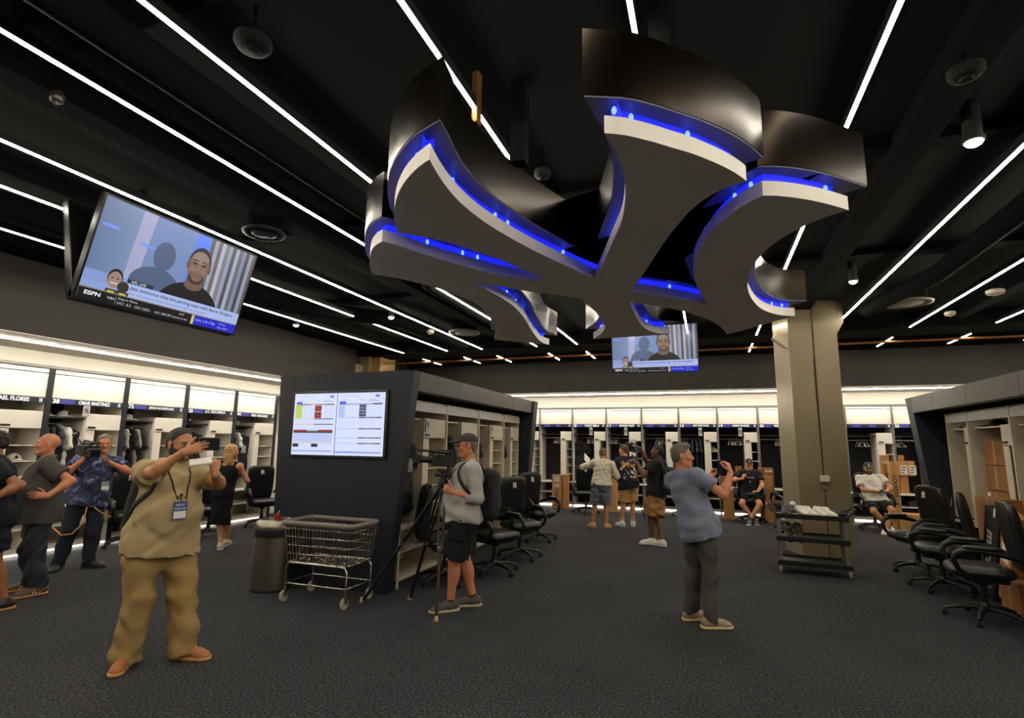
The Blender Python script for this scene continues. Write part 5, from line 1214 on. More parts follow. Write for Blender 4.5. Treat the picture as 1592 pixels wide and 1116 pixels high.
    for k, sg in (('R', 1), ('L', -1)):
        a = arms[k]; d = nrm(vdir(a[2])); pn = vdir(a[3]); pn = nrm(pn - d*(pn @ d)); th = np.cross(d, pn)*sg
        hd = Field(); fa = nrm(J['w' + k] - J['e' + k]); hd.cone(J['w' + k] - fa*.05*s, J['w' + k], .031*s, .027*s, k=.012)
        hand_field(hd, J['w' + k], d, pn, th, s*1.0, a[4], a[5] if len(a) > 5 else 0); parts.append(hd.mesh(hres*.8))
        J['h' + k] = J['w' + k] + d*.09*s; J['th' + k] = th; J['d' + k] = d; J['p' + k] = pn
    P, F = join_pf(parts); mesh_obj('body', np_mesh('body', P - org, F), sk, root)
    # eyes, brows
    if face:
        for sx in (-1, 1):
            b = MB(); b.ball(tuple(hP(sx*.033, .0795, .003) - org), .0112*s, 12, 10); o = b.build('eye', [eye_w, eye_d], root, angle=180)
            for pl in o.data.polygons:
                c = np.array(pl.center) - (hP(sx*.033, .079, .003) - org)
                if nrm(c) @ hf > .86: pl.material_index = 1
            bb = Field(); bb.cone(hP(sx*.018, .088, .027), hP(sx*.050, .076, .029), .0045*s, .0035*s); field_obj('eyebrow', bb, .0035, hair or hair_dark, root, org)
    # hair
    if hair is not None and cap_ is None:
        f = Field(); style = top.get('hair', 'short')
        f.ell(hP(0, -.016, .040), hQ(.081, .100, .091), A, k=.02, clip=[(hP(0, .060, .078), A @ nrm(V3(0, .80, -.60)))]); f.ell(hP(0, -.05, -.01), hQ(.070, .058, .06), A, k=.02, clip=[(hP(0, .0, -.01), A @ nrm(V3(0, .75, -.66)))])
        if style == 'full': f.ell(hP(0, .02, .105), hQ(.062, .070, .030), A, k=.03, clip=[(hP(0, .082, .08), A @ nrm(V3(0, .9, -.43)))])
        if style == 'long':
            f.ell(hP(0, -.02, .045), hQ(.092, .108, .098), A, k=.02, clip=[(hP(0, .06, .066), A @ nrm(V3(0, .9, -.45)))])
            for x, y, z, r in ((-.07, -.01, -.03, .045), (.07, -.01, -.03, .045), (0, -.06, -.05, .075), (-.055, -.045, -.11, .05), (.055, -.045, -.11, .05), (0, -.07, -.12, .075), (-.04, -.06, -.17, .055), (.045, -.055, -.17, .055), (0, -.07, -.19, .05)): f.ell(hP(x, y, z), hQ(r, r*.9, r*1.25), A, k=.03)
            field_obj('hair', f, .007, hair, root, org, amp=.0035, freq=110, seed=5)
        else: field_obj('hair', f, .006, hair, root, org, amp=.003, freq=120, seed=3)
    if cap_ is not None:
        f = Field(); f.ell(hP(0, -.014, .040), hQ(.086, .108, .096), A, clip=[(hP(0, 0, .048), A @ V3(0, .12, -1))]); c = field_obj('cap', f, .007, cap_[0], root, org)
        f = Field(); f.ell(hP(0, .115, .055), hQ(.074, .085, .012), A, clip=[(hP(0, .062, 0), -A[:, 1])]); field_obj('visor', f, .006, cap_[0], c, (0, 0, 0) if False else org)
        if cap_[1] is not None:
            fr = face_frame(tuple(hP(0, .094, .085) - org), tuple(-hr), tuple(nrm(hup - hf*.35))); emblem('cap_emblem', cap_[1], c, fr, .052*s, .014)
        if hair is not None:
            f = Field(); f.ell(hP(0, -.022, .022), hQ(.081, .094, .075), A, clip=[(hP(0, .01, .0), A @ nrm(V3(0, .8, -.5))), (hP(0, 0, .06), A @ V3(0, 0, 1))]); f.ell(hP(0, -.055, -.03), hQ(.066, .045, .05), A, k=.02); field_obj('hair', f, .007, hair, root, org, amp=.003, freq=120)
    if beard is not None:
        f = Field(); f.ell(hP(0, .026, -.056), hQ(.066*jaw, .070, .066), A, k=.02, clip=[(hP(0, .07, -.040), A @ nrm(V3(0, .25, 1)))])
        for sx in (-1, 1): f.cone(hP(sx*.055, -.008, -.05), hP(sx*.02, .066, -.10), .024*s, .021*s, k=.02); f.cone(hP(sx*.068, .008, .0), hP(sx*.060, .01, -.05), .012*s, .018*s, k=.01)
        f.cone(hP(-.022, .092, -.048), hP(.022, .092, -.048), .006*s, k=.01); f.ell(hP(0, .094, -.062), hQ(.022, .02, .011), A, k=.006, op='s')
        field_obj('beard', f, .005, beard, root, org, amp=.002, freq=200)
    if glasses:
        b = MB()
        for sx in (-1, 1):
            b.tube([tuple(hP(sx*.035 + .024*math.cos(q), .104 - .006*abs(math.cos(q)), .004 + .017*math.sin(q)) - org) for q in np.linspace(0, 2*math.pi, 14)[:-1]], .0013, 5, closed=True)
            b.tube([tuple(hP(sx*.059, .098, .010) - org), tuple(hP(sx*.078, .05, .012) - org), tuple(hP(sx*.082, -.005, .016) - org)], .0016, 5)
        b.tube([tuple(hP(-.011, .108, .008) - org), tuple(hP(.011, .108, .008) - org)], .0016, 5); b.build('glasses', mat('glasses_metal', (60, 50, 40), .35, .5), root, angle=80)
    # --- clothes
    seed = abs(hash(label)) % 1000 if False else sum(map(ord, label)) % 997
    hem = top.get('hem', -.07); e = top.get('loose', .016)
    if dress is None:
        f = Field(); clipT = [(T(hem), -upt)]
        torso(f, e); hx = max(e, bottom.get('loose', .014) + .015)
        f.ell(T(-.01, -.005), (.160*s*g + hx, .118*s*g + hx, .14*s + hx), Rp, k=.05)
        for sg in (-1, 1): f.cone(hp[sg], hp[sg] + (J['k' + ('R' if sg > 0 else 'L')] - hp[sg])*.4, .088*s*g + hx + .004, .078*s*g + hx + .01, k=.05)
        f.cone(T(.1, .0 + belly*.25), T(hem - .02, .0 + belly*.22), .145*s*g + belly*.25 + e, .155*s*g + belly*.2 + e, k=.06, n=fwp, s_=.76 + belly*1.4)
        frac = {'short': (.62, None), 'long': (1.0, .93), 'threeq': (1.0, .42), 'roll': (1.0, .10)}[top.get('sleeve', 'short')]
        extra = top.get('sl', .016)
        for k, sg in (('R', 1), ('L', -1)):
            e0, w0 = J['e' + k], J['w' + k]; ud = nrm(e0 - sh[sg])
            f.ell(sh[sg], (.058*s*ga + e*.7,)*3, k=.04)
            if frac[1] is None:
                c = sh[sg] + (e0 - sh[sg])*frac[0]; f.cone(sh[sg], c + ud*.03, .052*s*ga + extra, .050*s*ga + extra + .008, k=.035, clip=[(c, ud)])
            else:
                f.cone(sh[sg], e0, .051*s*ga + extra*.8, .045*s*ga + extra*.7, k=.035); fd = nrm(w0 - e0); c = e0 + (w0 - e0)*frac[1]; f.cone(e0, c + fd*.03, .045*s*ga + extra*.7, (.036 + .012*(1 - frac[1]))*s*ga + extra*.5, k=.02, clip=[(c, fd)])
        if top.get('collar'): f.cone(T(.49, -.005), T(.565, .008), .074*s, .066*s, k=.02, clip=[(T(.553, .01), nrm(upt*1.0 + fwt*.30))])
        else: f.cone(T(.49, -.005), T(.535, .0), .072*s, .066*s, k=.02, clip=[(T(.522), nrm(upt + fwt*.35))])
        # neckline opening so that the throat shows
        P, F = f.mesh(res, amp=top.get('amp', .007), freq=top.get('freq', 32), seed=seed, cut=clipT)
        J['bvh'] = BVHTree.FromPolygons([tuple(v) for v in P], [tuple(q) for q in F])
        sh_o = mesh_obj('shirt', np_mesh('shirt', P - org, F), top['mat'], root)
    # trousers or shorts
    lb = bottom.get('loose', .014); f = Field(); wz = bottom.get('waist', min(.07, top.get('hem', -.07) + .03) if bottom.get('belt') is None else .07)
    if dress is None:
        clipW = [(T(wz), upt)]
        f.ell(T(-.005, -.005), (.162*s*g + lb, .120*s*g + lb, .13*s + lb), Rp, k=.05, clip=clipW); f.cone(T(.0), T(.12, belly*.2), .150*s*g + lb + belly*.15, .142*s*g + lb + belly*.15, k=.05, n=fwp, s_=.76, clip=clipW)
        for k, sg in (('R', 1), ('L', -1)):
            kn, an = J['k' + k], J['a' + k]; td = nrm(kn - hp[sg]); sd = nrm(an - kn); r1 = .088*s*g + lb; r2 = .060*s*(.5 + .5*g) + lb + .004
            if bottom['kind'] == 'long':
                cb = kn*.68 + an*.32; back = -J['t' + k]; back = nrm(back - sd*(back @ sd)); B3 = np.stack([np.cross(back, sd), back, sd], 1); f.ell(cb + back*.018*s, (.054*s*ga + lb*.8, .054*s*ga + lb*.8, .13*s), B3, k=.03)
                f.cone(hp[sg], kn, r1, r2, k=.045); c = an - sd*.0*s; f.cone(kn, an + sd*.06, r2, (.050 + bottom.get('cuff', .006))*s + lb*.6, k=.025, clip=[(an + sd*bottom.get('drop', .025)*s, sd)])
            else:
                q = bottom.get('len', .9); c = hp[sg] + (kn - hp[sg])*q; f.cone(hp[sg], c + td*.05, r1 + .004, r2 + .018 + bottom.get('flare', 0), k=.045, clip=[(c, td)])
        P, F = f.mesh(res, amp=bottom.get('amp', .010), freq=bottom.get('freq', 38), seed=seed + 7, cut=clipW)
        mesh_obj('trousers' if bottom['kind'] == 'long' else 'shorts', np_mesh('bottom', P - org, F), bottom['mat'], root)
        if bottom.get('belt') is not None:
            f = Field(); f.cone(T(.03), T(.09), .150*s*g + lb + .012 + belly*.15, .148*s*g + lb + .012 + belly*.15, n=fwp, s_=.78, clip=[(T(.075), upt), (T(.04), -upt)]); field_obj('belt', f, .009, bottom['belt'], root, org)
    else:
        f = Field(); torso(f, .012, up_=False); f.cone(T(.40, 0, -.10), T(.40, 0, .10), .06*s, k=.05)
        for q in (-1, 1): f.cone(T(.40, 0, q*.085), T(.488, -.005, q*.10), .054*s, .058*s, k=.03)
        lowz = .40*s; c0 = T(-.02); dn = V3(c0[0], c0[1], lowz); f.cone(c0, dn - UP*.05, .165*s*g, .150*s*g, k=.06, n=Fw, s_=.8, clip=[(V3(0, 0, lowz), -UP)])
        f.ell(T(.54, .02), (.085*s, .085*s, .07*s), Rm, k=.02, op='s')
        field_obj('dress', f, res, dress, root, org, amp=.006, freq=30, seed=seed)
    # shoes
    for k in 'RL':
        a = J['a' + k]; td = J['t' + k]; R3 = np.stack([np.cross(td, UP), td, UP], 1); zb = a[2] - .088*s
        W = lambda x, y, z: V3(a[0], a[1], zb) + R3 @ (V3(x, y, z)*s)
        f = Field(); f.cone(W(0, -.045, .055), W(0, .02, .058), .044*s, .045*s, k=.02).cone(W(0, .02, .055), W(.0, .12, .040), .046*s, .042*s, k=.03).ell(W(0, .155, .03), (.047*s, .055*s, .034*s), R3, k=.03)
        f.cone(W(0, -.01, .06), W(0, -.005, .125 if not shoes.get('high') else .15), .048*s, .044*s, k=.02, clip=[(W(0, 0, .115 if not shoes.get('high') else .14), UP)])
        u = field_obj('shoe', f, max(.007, hres), shoes['mat'], root, org, cut=[(W(0, 0, .014), -UP)])
        f = Field(); f.cone(W(0, -.05, .014), W(0, .04, .014), .046*s, .044*s, k=.02).cone(W(0, .04, .014), W(0, .15, .014), .045*s, .05*s, k=.02).ell(W(0, .17, .014), (.047*s, .05*s, .03*s), R3, k=.02)
        field_obj('sole', f, max(.007, hres), shoes['sole'], u, org, cut=[(W(0, 0, .026), UP), (W(0, 0, .001), -UP)])
        b = MB()
        for q in range(4): y = .045 + .026*q; z = .099 - .0115*q; b.tube([tuple(W(-.026, y, z - .012) - org), tuple(W(0, y + .004, z + .003) - org), tuple(W(.026, y, z - .012) - org)], .0038, 5)
        b.build('laces', shoes.get('lace', shoes['sole']), u, angle=80)
        if shoes.get('sock') is not None:
            sd = nrm(J['a' + k] - J['k' + k]); f = Field(); f.cone(a - sd*.075*s, a, .044*s, .046*s, clip=[(a - sd*shoes.get('sockh', .05)*s, -sd)]); field_obj('sock', f, .008, shoes['sock'], root, org)
        if shoes.get('stripe') is not None:
            b = MB()
            for q in range(3):
                for sx in (-1, 1): b.tube([tuple(W(sx*.049, .06 - .03*q, .03) - org), tuple(W(sx*.043, .03 - .03*q, .075) - org)], .006, 5)
            b.build('stripe', shoes['stripe'], u, angle=80)
    J.update(sh=sh, Hc=Hc, hf=hf, hr=hr, hup=hup, T=T, s=s, va=va, vr=vr, org=org, root=root, fwt=fwt, rtt=rtt, upt=upt, pp=pp, vdir=vdir, Pc=Pc, Rm=Rm, fwp=fwp)
    def surf(u, r, sign=1, out=.008, f0=None):
        # point of the shirt's surface in front of (or behind) the torso
        a = T(u, 0, r); d = fwt*sign
        hit = J['bvh'].ray_cast(Vector(a + d*.7), Vector(-d)) if 'bvh' in J else (None,)
        return (V3(hit[0]) if hit[0] is not None else a + d*.15) + d*out
    J['surf'] = surf
    def around(u, ang, out=.01):
        a = T(u, 0, 0); q = math.radians(ang); d = fwt*math.cos(q) + rtt*math.sin(q)
        hit = J['bvh'].ray_cast(Vector(a + d*.8), Vector(-d)) if 'bvh' in J else (None,)
        return (V3(hit[0]) if hit[0] is not None and np.linalg.norm(V3(hit[0]) - a) < .27*g else a + d*.2*g) + d*out
    J['around'] = around
    return J
def strap(J, pts, r, m, name, parent=None, flat=.35, n=8):
    b = MB(); b.tube([tuple(V3(p) - J['org']) for p in pts], r, n, flat=flat); return b.build(name, m, parent or J['root'], angle=80)
def badge(J, px, m, txtcol, size=(.10, .135), lan=None, off=-.16, names=None):
    """press badge on a lanyard, hanging on the chest"""
    T = J['T']; c = J['pp'](px); n = J['fwp']
    if 'bvh' in J:
        va = nrm(c - CAM); hit = J['bvh'].ray_cast(Vector(CAM), Vector(va))
        if hit[0] is not None: c = V3(hit[0]) + n*.02
    o = J['org']
    fr = face_frame(tuple(c - o), tuple(np.cross(UP, n)), (0, 0, 1)); w, h = size
    b = MB(); b.M = fr; b.box((-w/2, -h/2, -.002), (w/2, h/2, .002)); bd = b.build('badge', m, J['root'], smooth=False)
    b = MB(); b.M = fr; b.box((-w*.42, -h*.40, .002), (w*.42, -h*.02, .003)); b.build('badge_card', paper, bd, smooth=False)
    lettering('badge_lettering', 'MEDIA', mat('badge_text', (190, 196, 220), .6), bd, fr @ Matrix.Translation((0, h*.32, .0022)), h*.1, w*.6, .02, .0004); lettering('badge_lettering', 'PRESS PASS', MATS['badge_text'], bd, fr @ Matrix.Translation((0, h*.12, .0022)), h*.09, w*.8, .02, .0004)
    if lan is not None:
        for q in (-1, 1): strap(J, [T(.53, -.03, q*.075), T(.535, .03, q*.08)] + [J['surf'](u, q*r, 1, .006) for u, r in ((.48, .075), (.42, .06), (.36, .045), (.30, .03))] + [c + UP*(h/2 + .06)], .0065, lan, 'lanyard', flat=.4)
        strap(J, [c + UP*(h/2 + .06), c + UP*h/2], .006, lan, 'lanyard', flat=.3)
s_tan = skin('skin_tan', (176, 120, 82)); s_fair = skin('skin_fair', (200, 142, 106)); s_red = skin('skin_ruddy', (192, 124, 88)); s_dark = skin('skin_dark', (98, 62, 42)); s_olive = skin('skin_olive', (164, 112, 76))
grip = 1.55; relax = .45
P_ = {}
# 1 man in a cream polo, filming with a phone
khaki = fabric('khaki_twill', (146, 120, 76)); polo = fabric('cream_polo_cloth', (168, 148, 108), var=.04)
boot = mat('boot_tan', (156, 96, 50), .6, var=.1, scale=20); gum = mat('sole_gum', (178, 130, 78), .6)
P_['polo'] = J = person('heavy-set man in a cream polo and khaki trousers filming with a phone', atz(240, 1030)[:2], 202, 1.765, s_tan, hip=(252, 852, .05), neck=(272, 738, .0), head=(216, -4),
    legs={'R': ((196, 1020, .03), 165, None), 'L': ((284, 1022, -.02), 235, None)},
    arms={'R': ((286, 703, -.46), (-.75, -.25, -.75), (.93, .05, .36), (.12, .95, -.1), (.18, .2, .3, .45)), 'L': ((334, 738, -.40), (.8, .1, -.75), (-.18, .0, .95), (-.6, .7, .1), (1.0, 1.1, 1.2, 1.3))},
    top=dict(mat=polo, hem=-.13, sleeve='short', collar=True, loose=.022, sl=.026, amp=.008, freq=40), bottom=dict(mat=khaki, kind='long', loose=.030, cuff=.030, drop=.05, amp=.012, freq=48), shoes=dict(mat=boot, sole=gum, high=True, lace=boot), g=1.2, belly=.10, hair=hair_dark, beard=hair_dark, glasses=True, res=.010, hres=.0052, jaw=1.08)
badge(J, (278, 793, -.31), mat('badge_blue', (66, 78, 128), .4), None, (.10, .135), black_soft)
# 2 grey-haired man in a blue-grey shirt
bshirt = fabric('blue_grey_shirt_cloth', (118, 126, 142), var=.06, scale=40); slate = fabric('slate_trousers_cloth', (74, 72, 68))
P_['grey'] = J = person('grey-haired man in a blue-grey shirt and dark trousers raising a phone', atz(1090, 972)[:2], -48, 1.715, s_red, hip=(1086, 838, .0), neck=(1060, 732, .02), head=(-82, 2),
    legs={'R': ((1104, 968, -.06), -70, None), 'L': ((1074, 962, .12), -58, None)},
    arms={'R': ((1136, 735, -.02), (.5, -.3, -.85), (-.25, .25, .95), (-.8, .5, .1), (.9, 1.0, 1.1, 1.2)), 'L': ((1099, 744, .42), (.2, .3, -.9), (.85, -.35, .45), (.2, -.5, .75), (.5, .5, .6, .7))},
    top=dict(mat=bshirt, hem=-.13, sleeve='short', collar=True, loose=.020, sl=.022, hair='full', amp=.009), bottom=dict(mat=slate, kind='long', loose=.018, drop=.03, amp=.010), shoes=dict(mat=mat('shoe_taupe', (150, 128, 104), .7), sole=mat('sole_cream', (206, 178, 134), .6), lace=MATS['shoe_taupe']), g=1.05, belly=.02, hair=hair_grey, res=.010, hres=.0055)
# 3 cameraman with cap, backpack and tripod
gshirt = fabric('heather_grey_cloth', (160, 156, 150), var=.08, scale=60); blk_sh = fabric('black_shorts_cloth', (20, 20, 21)); runner = mat('runner_grey', (72, 66, 60), .7, var=.2, scale=40)
capm = mat('cap_charcoal', (44, 43, 42), .8, bump=.2, bscale=120)
P_['tripod'] = J = person('capped cameraman in a grey long-sleeved top and black shorts beside a tripod', atz(712, 948)[:2], 100, 1.775, s_red, hip=(722, 812, .0), neck=(730, 722, .0), head=(96, -6),
    legs={'L': ((700, 952, -.04), 108, None), 'R': ((735, 938, .12), 92, None)},
    arms={'L': ((706, 766, -.20), (.75, -.35, -.7), (-.85, -.1, .35), (-.1, .85, .2), (1.5, 1.6, 1.7, 1.7)), 'R': ((700, 745, .22), (.3, .3, -.9), (-.85, 0, .4), (0, -.8, -.3), (1.3, 1.3, 1.4, 1.4))},
    top=dict(mat=gshirt, hem=-.07, sleeve='threeq', loose=.020, sl=.022, amp=.010), bottom=dict(mat=blk_sh, kind='shorts', len=.93, loose=.026, flare=.02), shoes=dict(mat=runner, sole=mat('sole_beige', (188, 170, 140), .6), sock=mat('sock_black', (28, 27, 26), .9), sockh=.03), g=1.2, belly=.085, hair=hair_grey, cap_=(capm, None), glasses=True, res=.010, hres=.0055)
badge(J, (704, 752, -.20), MATS['badge_blue'], None, (.075, .10), black_soft)
# 4 man in a cream shirt, from behind
crm = fabric('cream_shirt_cloth', (206, 196, 172), var=.04); gsh = fabric('grey_blue_shorts_cloth', (98, 104, 114)); loaf = mat('shoe_suede', (186, 148, 96), .8)
P_['cream'] = J = person('man in a cream shirt and grey-blue shorts seen from behind at the back wall', atz(933, 821)[:2], 4, 1.63, s_tan, hip=(935, 762, .0), neck=(937, 717, .0), head=(0, -12),
    legs={'L': ((922, 815, .02), 28, None), 'R': ((943, 816, .0), -25, None)},
    arms={'L': ((917, 727, .24), (-.9, -.1, -.25), (.7, .5, .2), (.3, .6, -.6), 1.2), 'R': ((947, 741, .22), (.75, -.3, -.6), (-.6, .7, .2), (-.4, .3, -.7), 1.1)},
    top=dict(mat=crm, hem=-.0, sleeve='roll', collar=True, loose=.022, sl=.026), bottom=dict(mat=gsh, kind='shorts', len=.93, loose=.018, flare=.012, belt=mat('belt_brown', (56, 40, 28), .5)), shoes=dict(mat=loaf, sole=gum, lace=loaf), g=1.08, belly=.03, hair=hair_brown, res=.012, hres=.008, face=False)
# 5 man in a navy printed t-shirt
nvt = fabric('navy_tee_cloth', (32, 34, 46)); tan_sh = fabric('tan_shorts_cloth', (184, 142, 92)); whites = mat('shoe_white', (214, 208, 196), .6)
P_['print'] = J = person('man in a navy t-shirt with a big printed back and tan shorts', atz(977, 819)[:2], 18, 1.70, s_fair, hip=(978, 766, .0), neck=(972, 711, .0), head=(58, 0),
    legs={'L': ((967, 813, .0), 38, None), 'R': ((984, 811, .1), -5, None)},
    arms={'L': ((963, 752, .10), (-.7, -.2, -.6), (.0, .5, -.85), (.6, .3, -.3), .8), 'R': ((984, 722, .30), (.6, -.4, -.7), (.1, .3, .9), (-.7, .5, 0), 1.4)},
    top=dict(mat=nvt, hem=-.13, sleeve='short', loose=.024, sl=.03, hair='full'), bottom=dict(mat=tan_sh, kind='shorts', len=.90, loose=.02, flare=.01), shoes=dict(mat=whites, sole=sole_w, sock=mat('sock_white', (206, 202, 192), .9), sockh=.06), g=1.02, hair=hair_brown, res=.012, hres=.008)
# 6 man in black reaching up to the camera
blt = fabric('black_tee_cloth', (24, 25, 29)); cargo = fabric('brown_cargo_cloth', (152, 108, 66))
P_['reach'] = J = person('dark-skinned man in a black t-shirt and brown cargo shorts reaching up to a camera', atz(1021, 846)[:2], 66, 1.70, s_dark, hip=(1020, 771, .0), neck=(1023, 713, .0), head=(82, 6),
    legs={'L': ((1013, 839, -.06), 96, None), 'R': ((1029, 846, -.18), 60, None)},
    arms={'R': ((996, 697, .15), (.3, .3, -.9), (-.8, .2, .5), (-.5, .0, -.7), 1.2), 'L': ((990, 719, -.22), (.4, -.2, -.9), (-.85, .2, .4), (-.3, .8, -.2), 1.3)},
    top=dict(mat=blt, hem=-.11, sleeve='short', loose=.022, sl=.026), bottom=dict(mat=cargo, kind='shorts', len=.98, loose=.026, flare=.022), shoes=dict(mat=whites, sole=sole_w), g=.98, hair=hair_dark, res=.0115, hres=.0075)
# 7 woman in a black dress
P_['woman'] = J = person('blond woman in a sleeveless black dress walking at the long wall', atz(347, 853)[:2], -14, 1.60, s_fair, hip=(347, 778, .0), neck=(357, 727, .0), head=(-62, 0),
    legs={'L': ((343, 848, -.05), -4, None), 'R': ((351, 841, .22), -20, None)},
    arms={'R': ((379, 739, .20), (.5, -.1, -.9), (-.3, .6, .6), (-.7, .3, 0), 1.2), 'L': ((338, 762, .15), (-.6, .0, -.5), (.4, .6, -.2), (.6, 0, -.4), .8)},
    top=dict(mat=blt, hair='long'), bottom=dict(mat=blt, kind='shorts'), shoes=dict(mat=mat('sneaker_beige', (196, 182, 160), .7), sole=sole_w), g=1.0, hair=hair_blond, dress=fabric('black_dress_cloth', (18, 18, 19)), res=.0115, hres=.007)
# 8 bald man in profile
dgrey = fabric('charcoal_polo_cloth', (70, 68, 66)); jeans = fabric('dark_denim', (50, 52, 58), var=.14, scale=8); sam = mat('trainer_brown', (92, 66, 44), .7)
P_['bald'] = J = person('bald man in a charcoal polo and jeans, hand on hip, facing left', atz(62, 922)[:2], 92, 1.715, s_red, hip=(66, 806, .0), neck=(74, 722, .0), head=(92, 4),
    legs={'L': ((58, 922, -.08), 108, None), 'R': ((44, 912, .22), 80, None)},
    arms={'L': ((74, 771, -.36), (.85, .1, .1), (-.95, .0, .12), (-.0, .9, -.2), (.35, .3, .3, .35), .5), 'R': ((48, 800, .30), (.3, .3, -.4), (-.2, -.1, -.9), (0, -.8, 0), .6)},
    top=dict(mat=dgrey, hem=-.16, sleeve='short', collar=True, loose=.024, sl=.03), bottom=dict(mat=jeans, kind='long', loose=.022, drop=.03, amp=.014), shoes=dict(mat=sam, sole=gum, stripe=sole_w, lace=sole_w), g=1.18, belly=.095, hair=None, res=.0105, hres=.006)
T = J['T']; strap(J, [J['surf'](.40, .05), J['surf'](.46, .075), T(.545, .05, .088), T(.56, -.07, .05), T(.56, -.07, -.05), T(.545, .05, -.088), J['surf'](.46, -.075), J['surf'](.40, -.05)], .009, mat('lanyard_grey', (120, 118, 112), .7), 'lanyard')
# 9 man with a shoulder camera
tie = bpy.data.materials.new('tie_dye_cloth'); tie.use_nodes = True; nt = tie.node_tree; b = nt.nodes['Principled BSDF']; b.inputs['Roughness'].default_value = .85
tc = nt.nodes.new('ShaderNodeTexCoord'); n1 = nt.nodes.new('ShaderNodeTexNoise'); n1.inputs['Scale'].default_value = 9; n1.inputs['Detail'].default_value = 6; n1.inputs['Distortion'].default_value = 1.2; cr = nt.nodes.new('ShaderNodeValToRGB'); e = cr.color_ramp.elements
e[0].position = .38; e[0].color = (*lin((25, 29, 46)), 1); e[1].position = .66; e[1].color = (*lin((124, 136, 172)), 1); q = e.new(.54); q.color = (*lin((52, 61, 94)), 1)
nt.links.new(tc.outputs['Object'], n1.inputs['Vector']); nt.links.new(n1.outputs[0], cr.inputs[0]); nt.links.new(cr.outputs[0], b.inputs['Base Color'])
blkshoe = mat('shoe_black', (24, 23, 23), .5)
P_['tie'] = J = person('man in a blue tie-dyed shirt shouldering a video camera', atz(118, 884)[:2], 190, 1.735, s_red, hip=(137, 797, .0), neck=(158, 722, .0), head=(184, -4),
    legs={'R': ((90, 880, .05), 168, None), 'L': ((137, 882, .0), 236, None)},
    arms={'R': ((128, 716, -.24), (-.7, -.1, -.8), (.25, -.2, .9), (.7, .3, 0), 1.0), 'L': ((172, 720, -.28), (.85, .1, -.5), (-.8, -.1, .35), (-.1, .2, .8), 1.2)},
    top=dict(mat=tie, hem=-.13, sleeve='short', loose=.024, sl=.03), bottom=dict(mat=fabric('navy_jeans', (34, 38, 50), var=.12, scale=8), kind='long', loose=.016, drop=.03), shoes=dict(mat=blkshoe, sole=black_soft, lace=blkshoe), g=1.1, belly=.06, hair=hair_grey, res=.0105, hres=.006)
badge(J, (163, 755, -.20), mat('badge_pale', (120, 118, 124), .4), None, (.09, .12), None)
# 10 man cut by the left edge
P_['edge'] = J = person('dark-haired man in a black top and shorts cut off by the left picture edge', atz(-6, 948)[:2], 84, 1.74, skin('skin_brown', (150, 96, 62)), hip=(-4, 812, .0), neck=(-6, 728, .0), head=(95, 0),
    legs={'L': ((6, 935, -.05), 100, None), 'R': ((-30, 940, .2), 80, None)},
    arms={'L': ((-20, 778, -.30), (.95, -.1, -.1), (-.9, -.1, .1), (0, .9, -.2), 1.2), 'R': ((-40, 770, .2), (.1, .5, -.8), (-.9, 0, .2), (0, -.9, 0), 1.2)},
    top=dict(mat=blt, hem=-.12, sleeve='short', loose=.02, sl=.012), bottom=dict(mat=fabric('navy_shorts_cloth', (26, 28, 40)), kind='shorts', len=.8, loose=.02, flare=.01), shoes=dict(mat=blkshoe, sole=gum), g=1.15, belly=.05, hair=hair_dark, res=.011, hres=.007)
# 11, 12 the seated men
P_['sitb'] = J = person('seated man in a black cap, t-shirt and shorts, hand at his chin', atz(1168, 811)[:2], 183, 1.76, s_fair, hip=(1167, 776, .02), neck=(1165, 747, .12), head=(186, -8),
    legs={'R': ((1173, 805, -.42), 196, (-.9, -.5, .75)), 'L': ((1166, 808, -.50), 172, (.9, -.5, .75))},
    arms={'R': ((1155, 744, -.22), (-.9, -.2, -.5), (.35, .1, .85), (.6, .5, 0), 1.5), 'L': ((1178, 764, -.24), (.9, .1, -.3), (-.85, -.2, -.05), (0, .1, -1), .7)},
    top=dict(mat=blt, hem=-.06, sleeve='short', loose=.02, sl=.024), bottom=dict(mat=blk_sh, kind='shorts', len=.70, loose=.02, waist=.09), shoes=dict(mat=mat('trainer_greyblack', (66, 64, 62), .6), sole=sole_w, sock=MATS['sock_black'], sockh=.05), g=1.05, hair=hair_dark, cap_=(mat('cap_navy', (26, 28, 38), .8), gwht), seated=True, res=.0115, hres=.007)
wht = fabric('white_tee_cloth', (206, 200, 188), var=.03)
P_['sitw'] = J = person('seated man in a white t-shirt, navy cap and dark shorts, arms folded low', atz(1362, 824)[:2], 192, 1.76, s_tan, hip=(1360, 784, .0), neck=(1351, 755, .16), head=(188, -10),
    legs={'R': ((1386, 815, -.42), 200, (-.8, -.6, .8)), 'L': ((1376, 818, -.50), 170, (.9, -.5, .75))},
    arms={'R': ((1362, 764, -.20), (-.85, .0, -.5), (.9, -.1, .05), (0, .2, -.9), .8), 'L': ((1378, 764, -.22), (.9, .1, -.4), (-.9, -.1, .0), (0, .2, -.9), .9)},
    top=dict(mat=wht, hem=-.06, sleeve='short', loose=.022, sl=.026), bottom=dict(mat=fabric('dark_shorts_cloth', (40, 42, 48)), kind='shorts', len=.78, loose=.024, waist=.09), shoes=dict(mat=cleat_w, sole=sole_w, sock=MATS['sock_white'], sockh=.04), g=1.12, belly=.05, hair=hair_dark, cap_=(MATS['cap_navy'], gwht), beard=hair_dark, seated=True, res=.0115, hres=.007)
if 0:
    for k, J in P_.items(): print(k, {q: tuple(np.round(proj(J[q]), 0)) for q in ('Pc','eR', 'wR', 'eL', 'wL', 'kR', 'kL', 'aR', 'aL', 'Hc')}, 'Pc z', round(J['Pc'][2], 2), 'top', np.round((J['Hc'] + J['hup']*.125*J['s'])[2], 2))

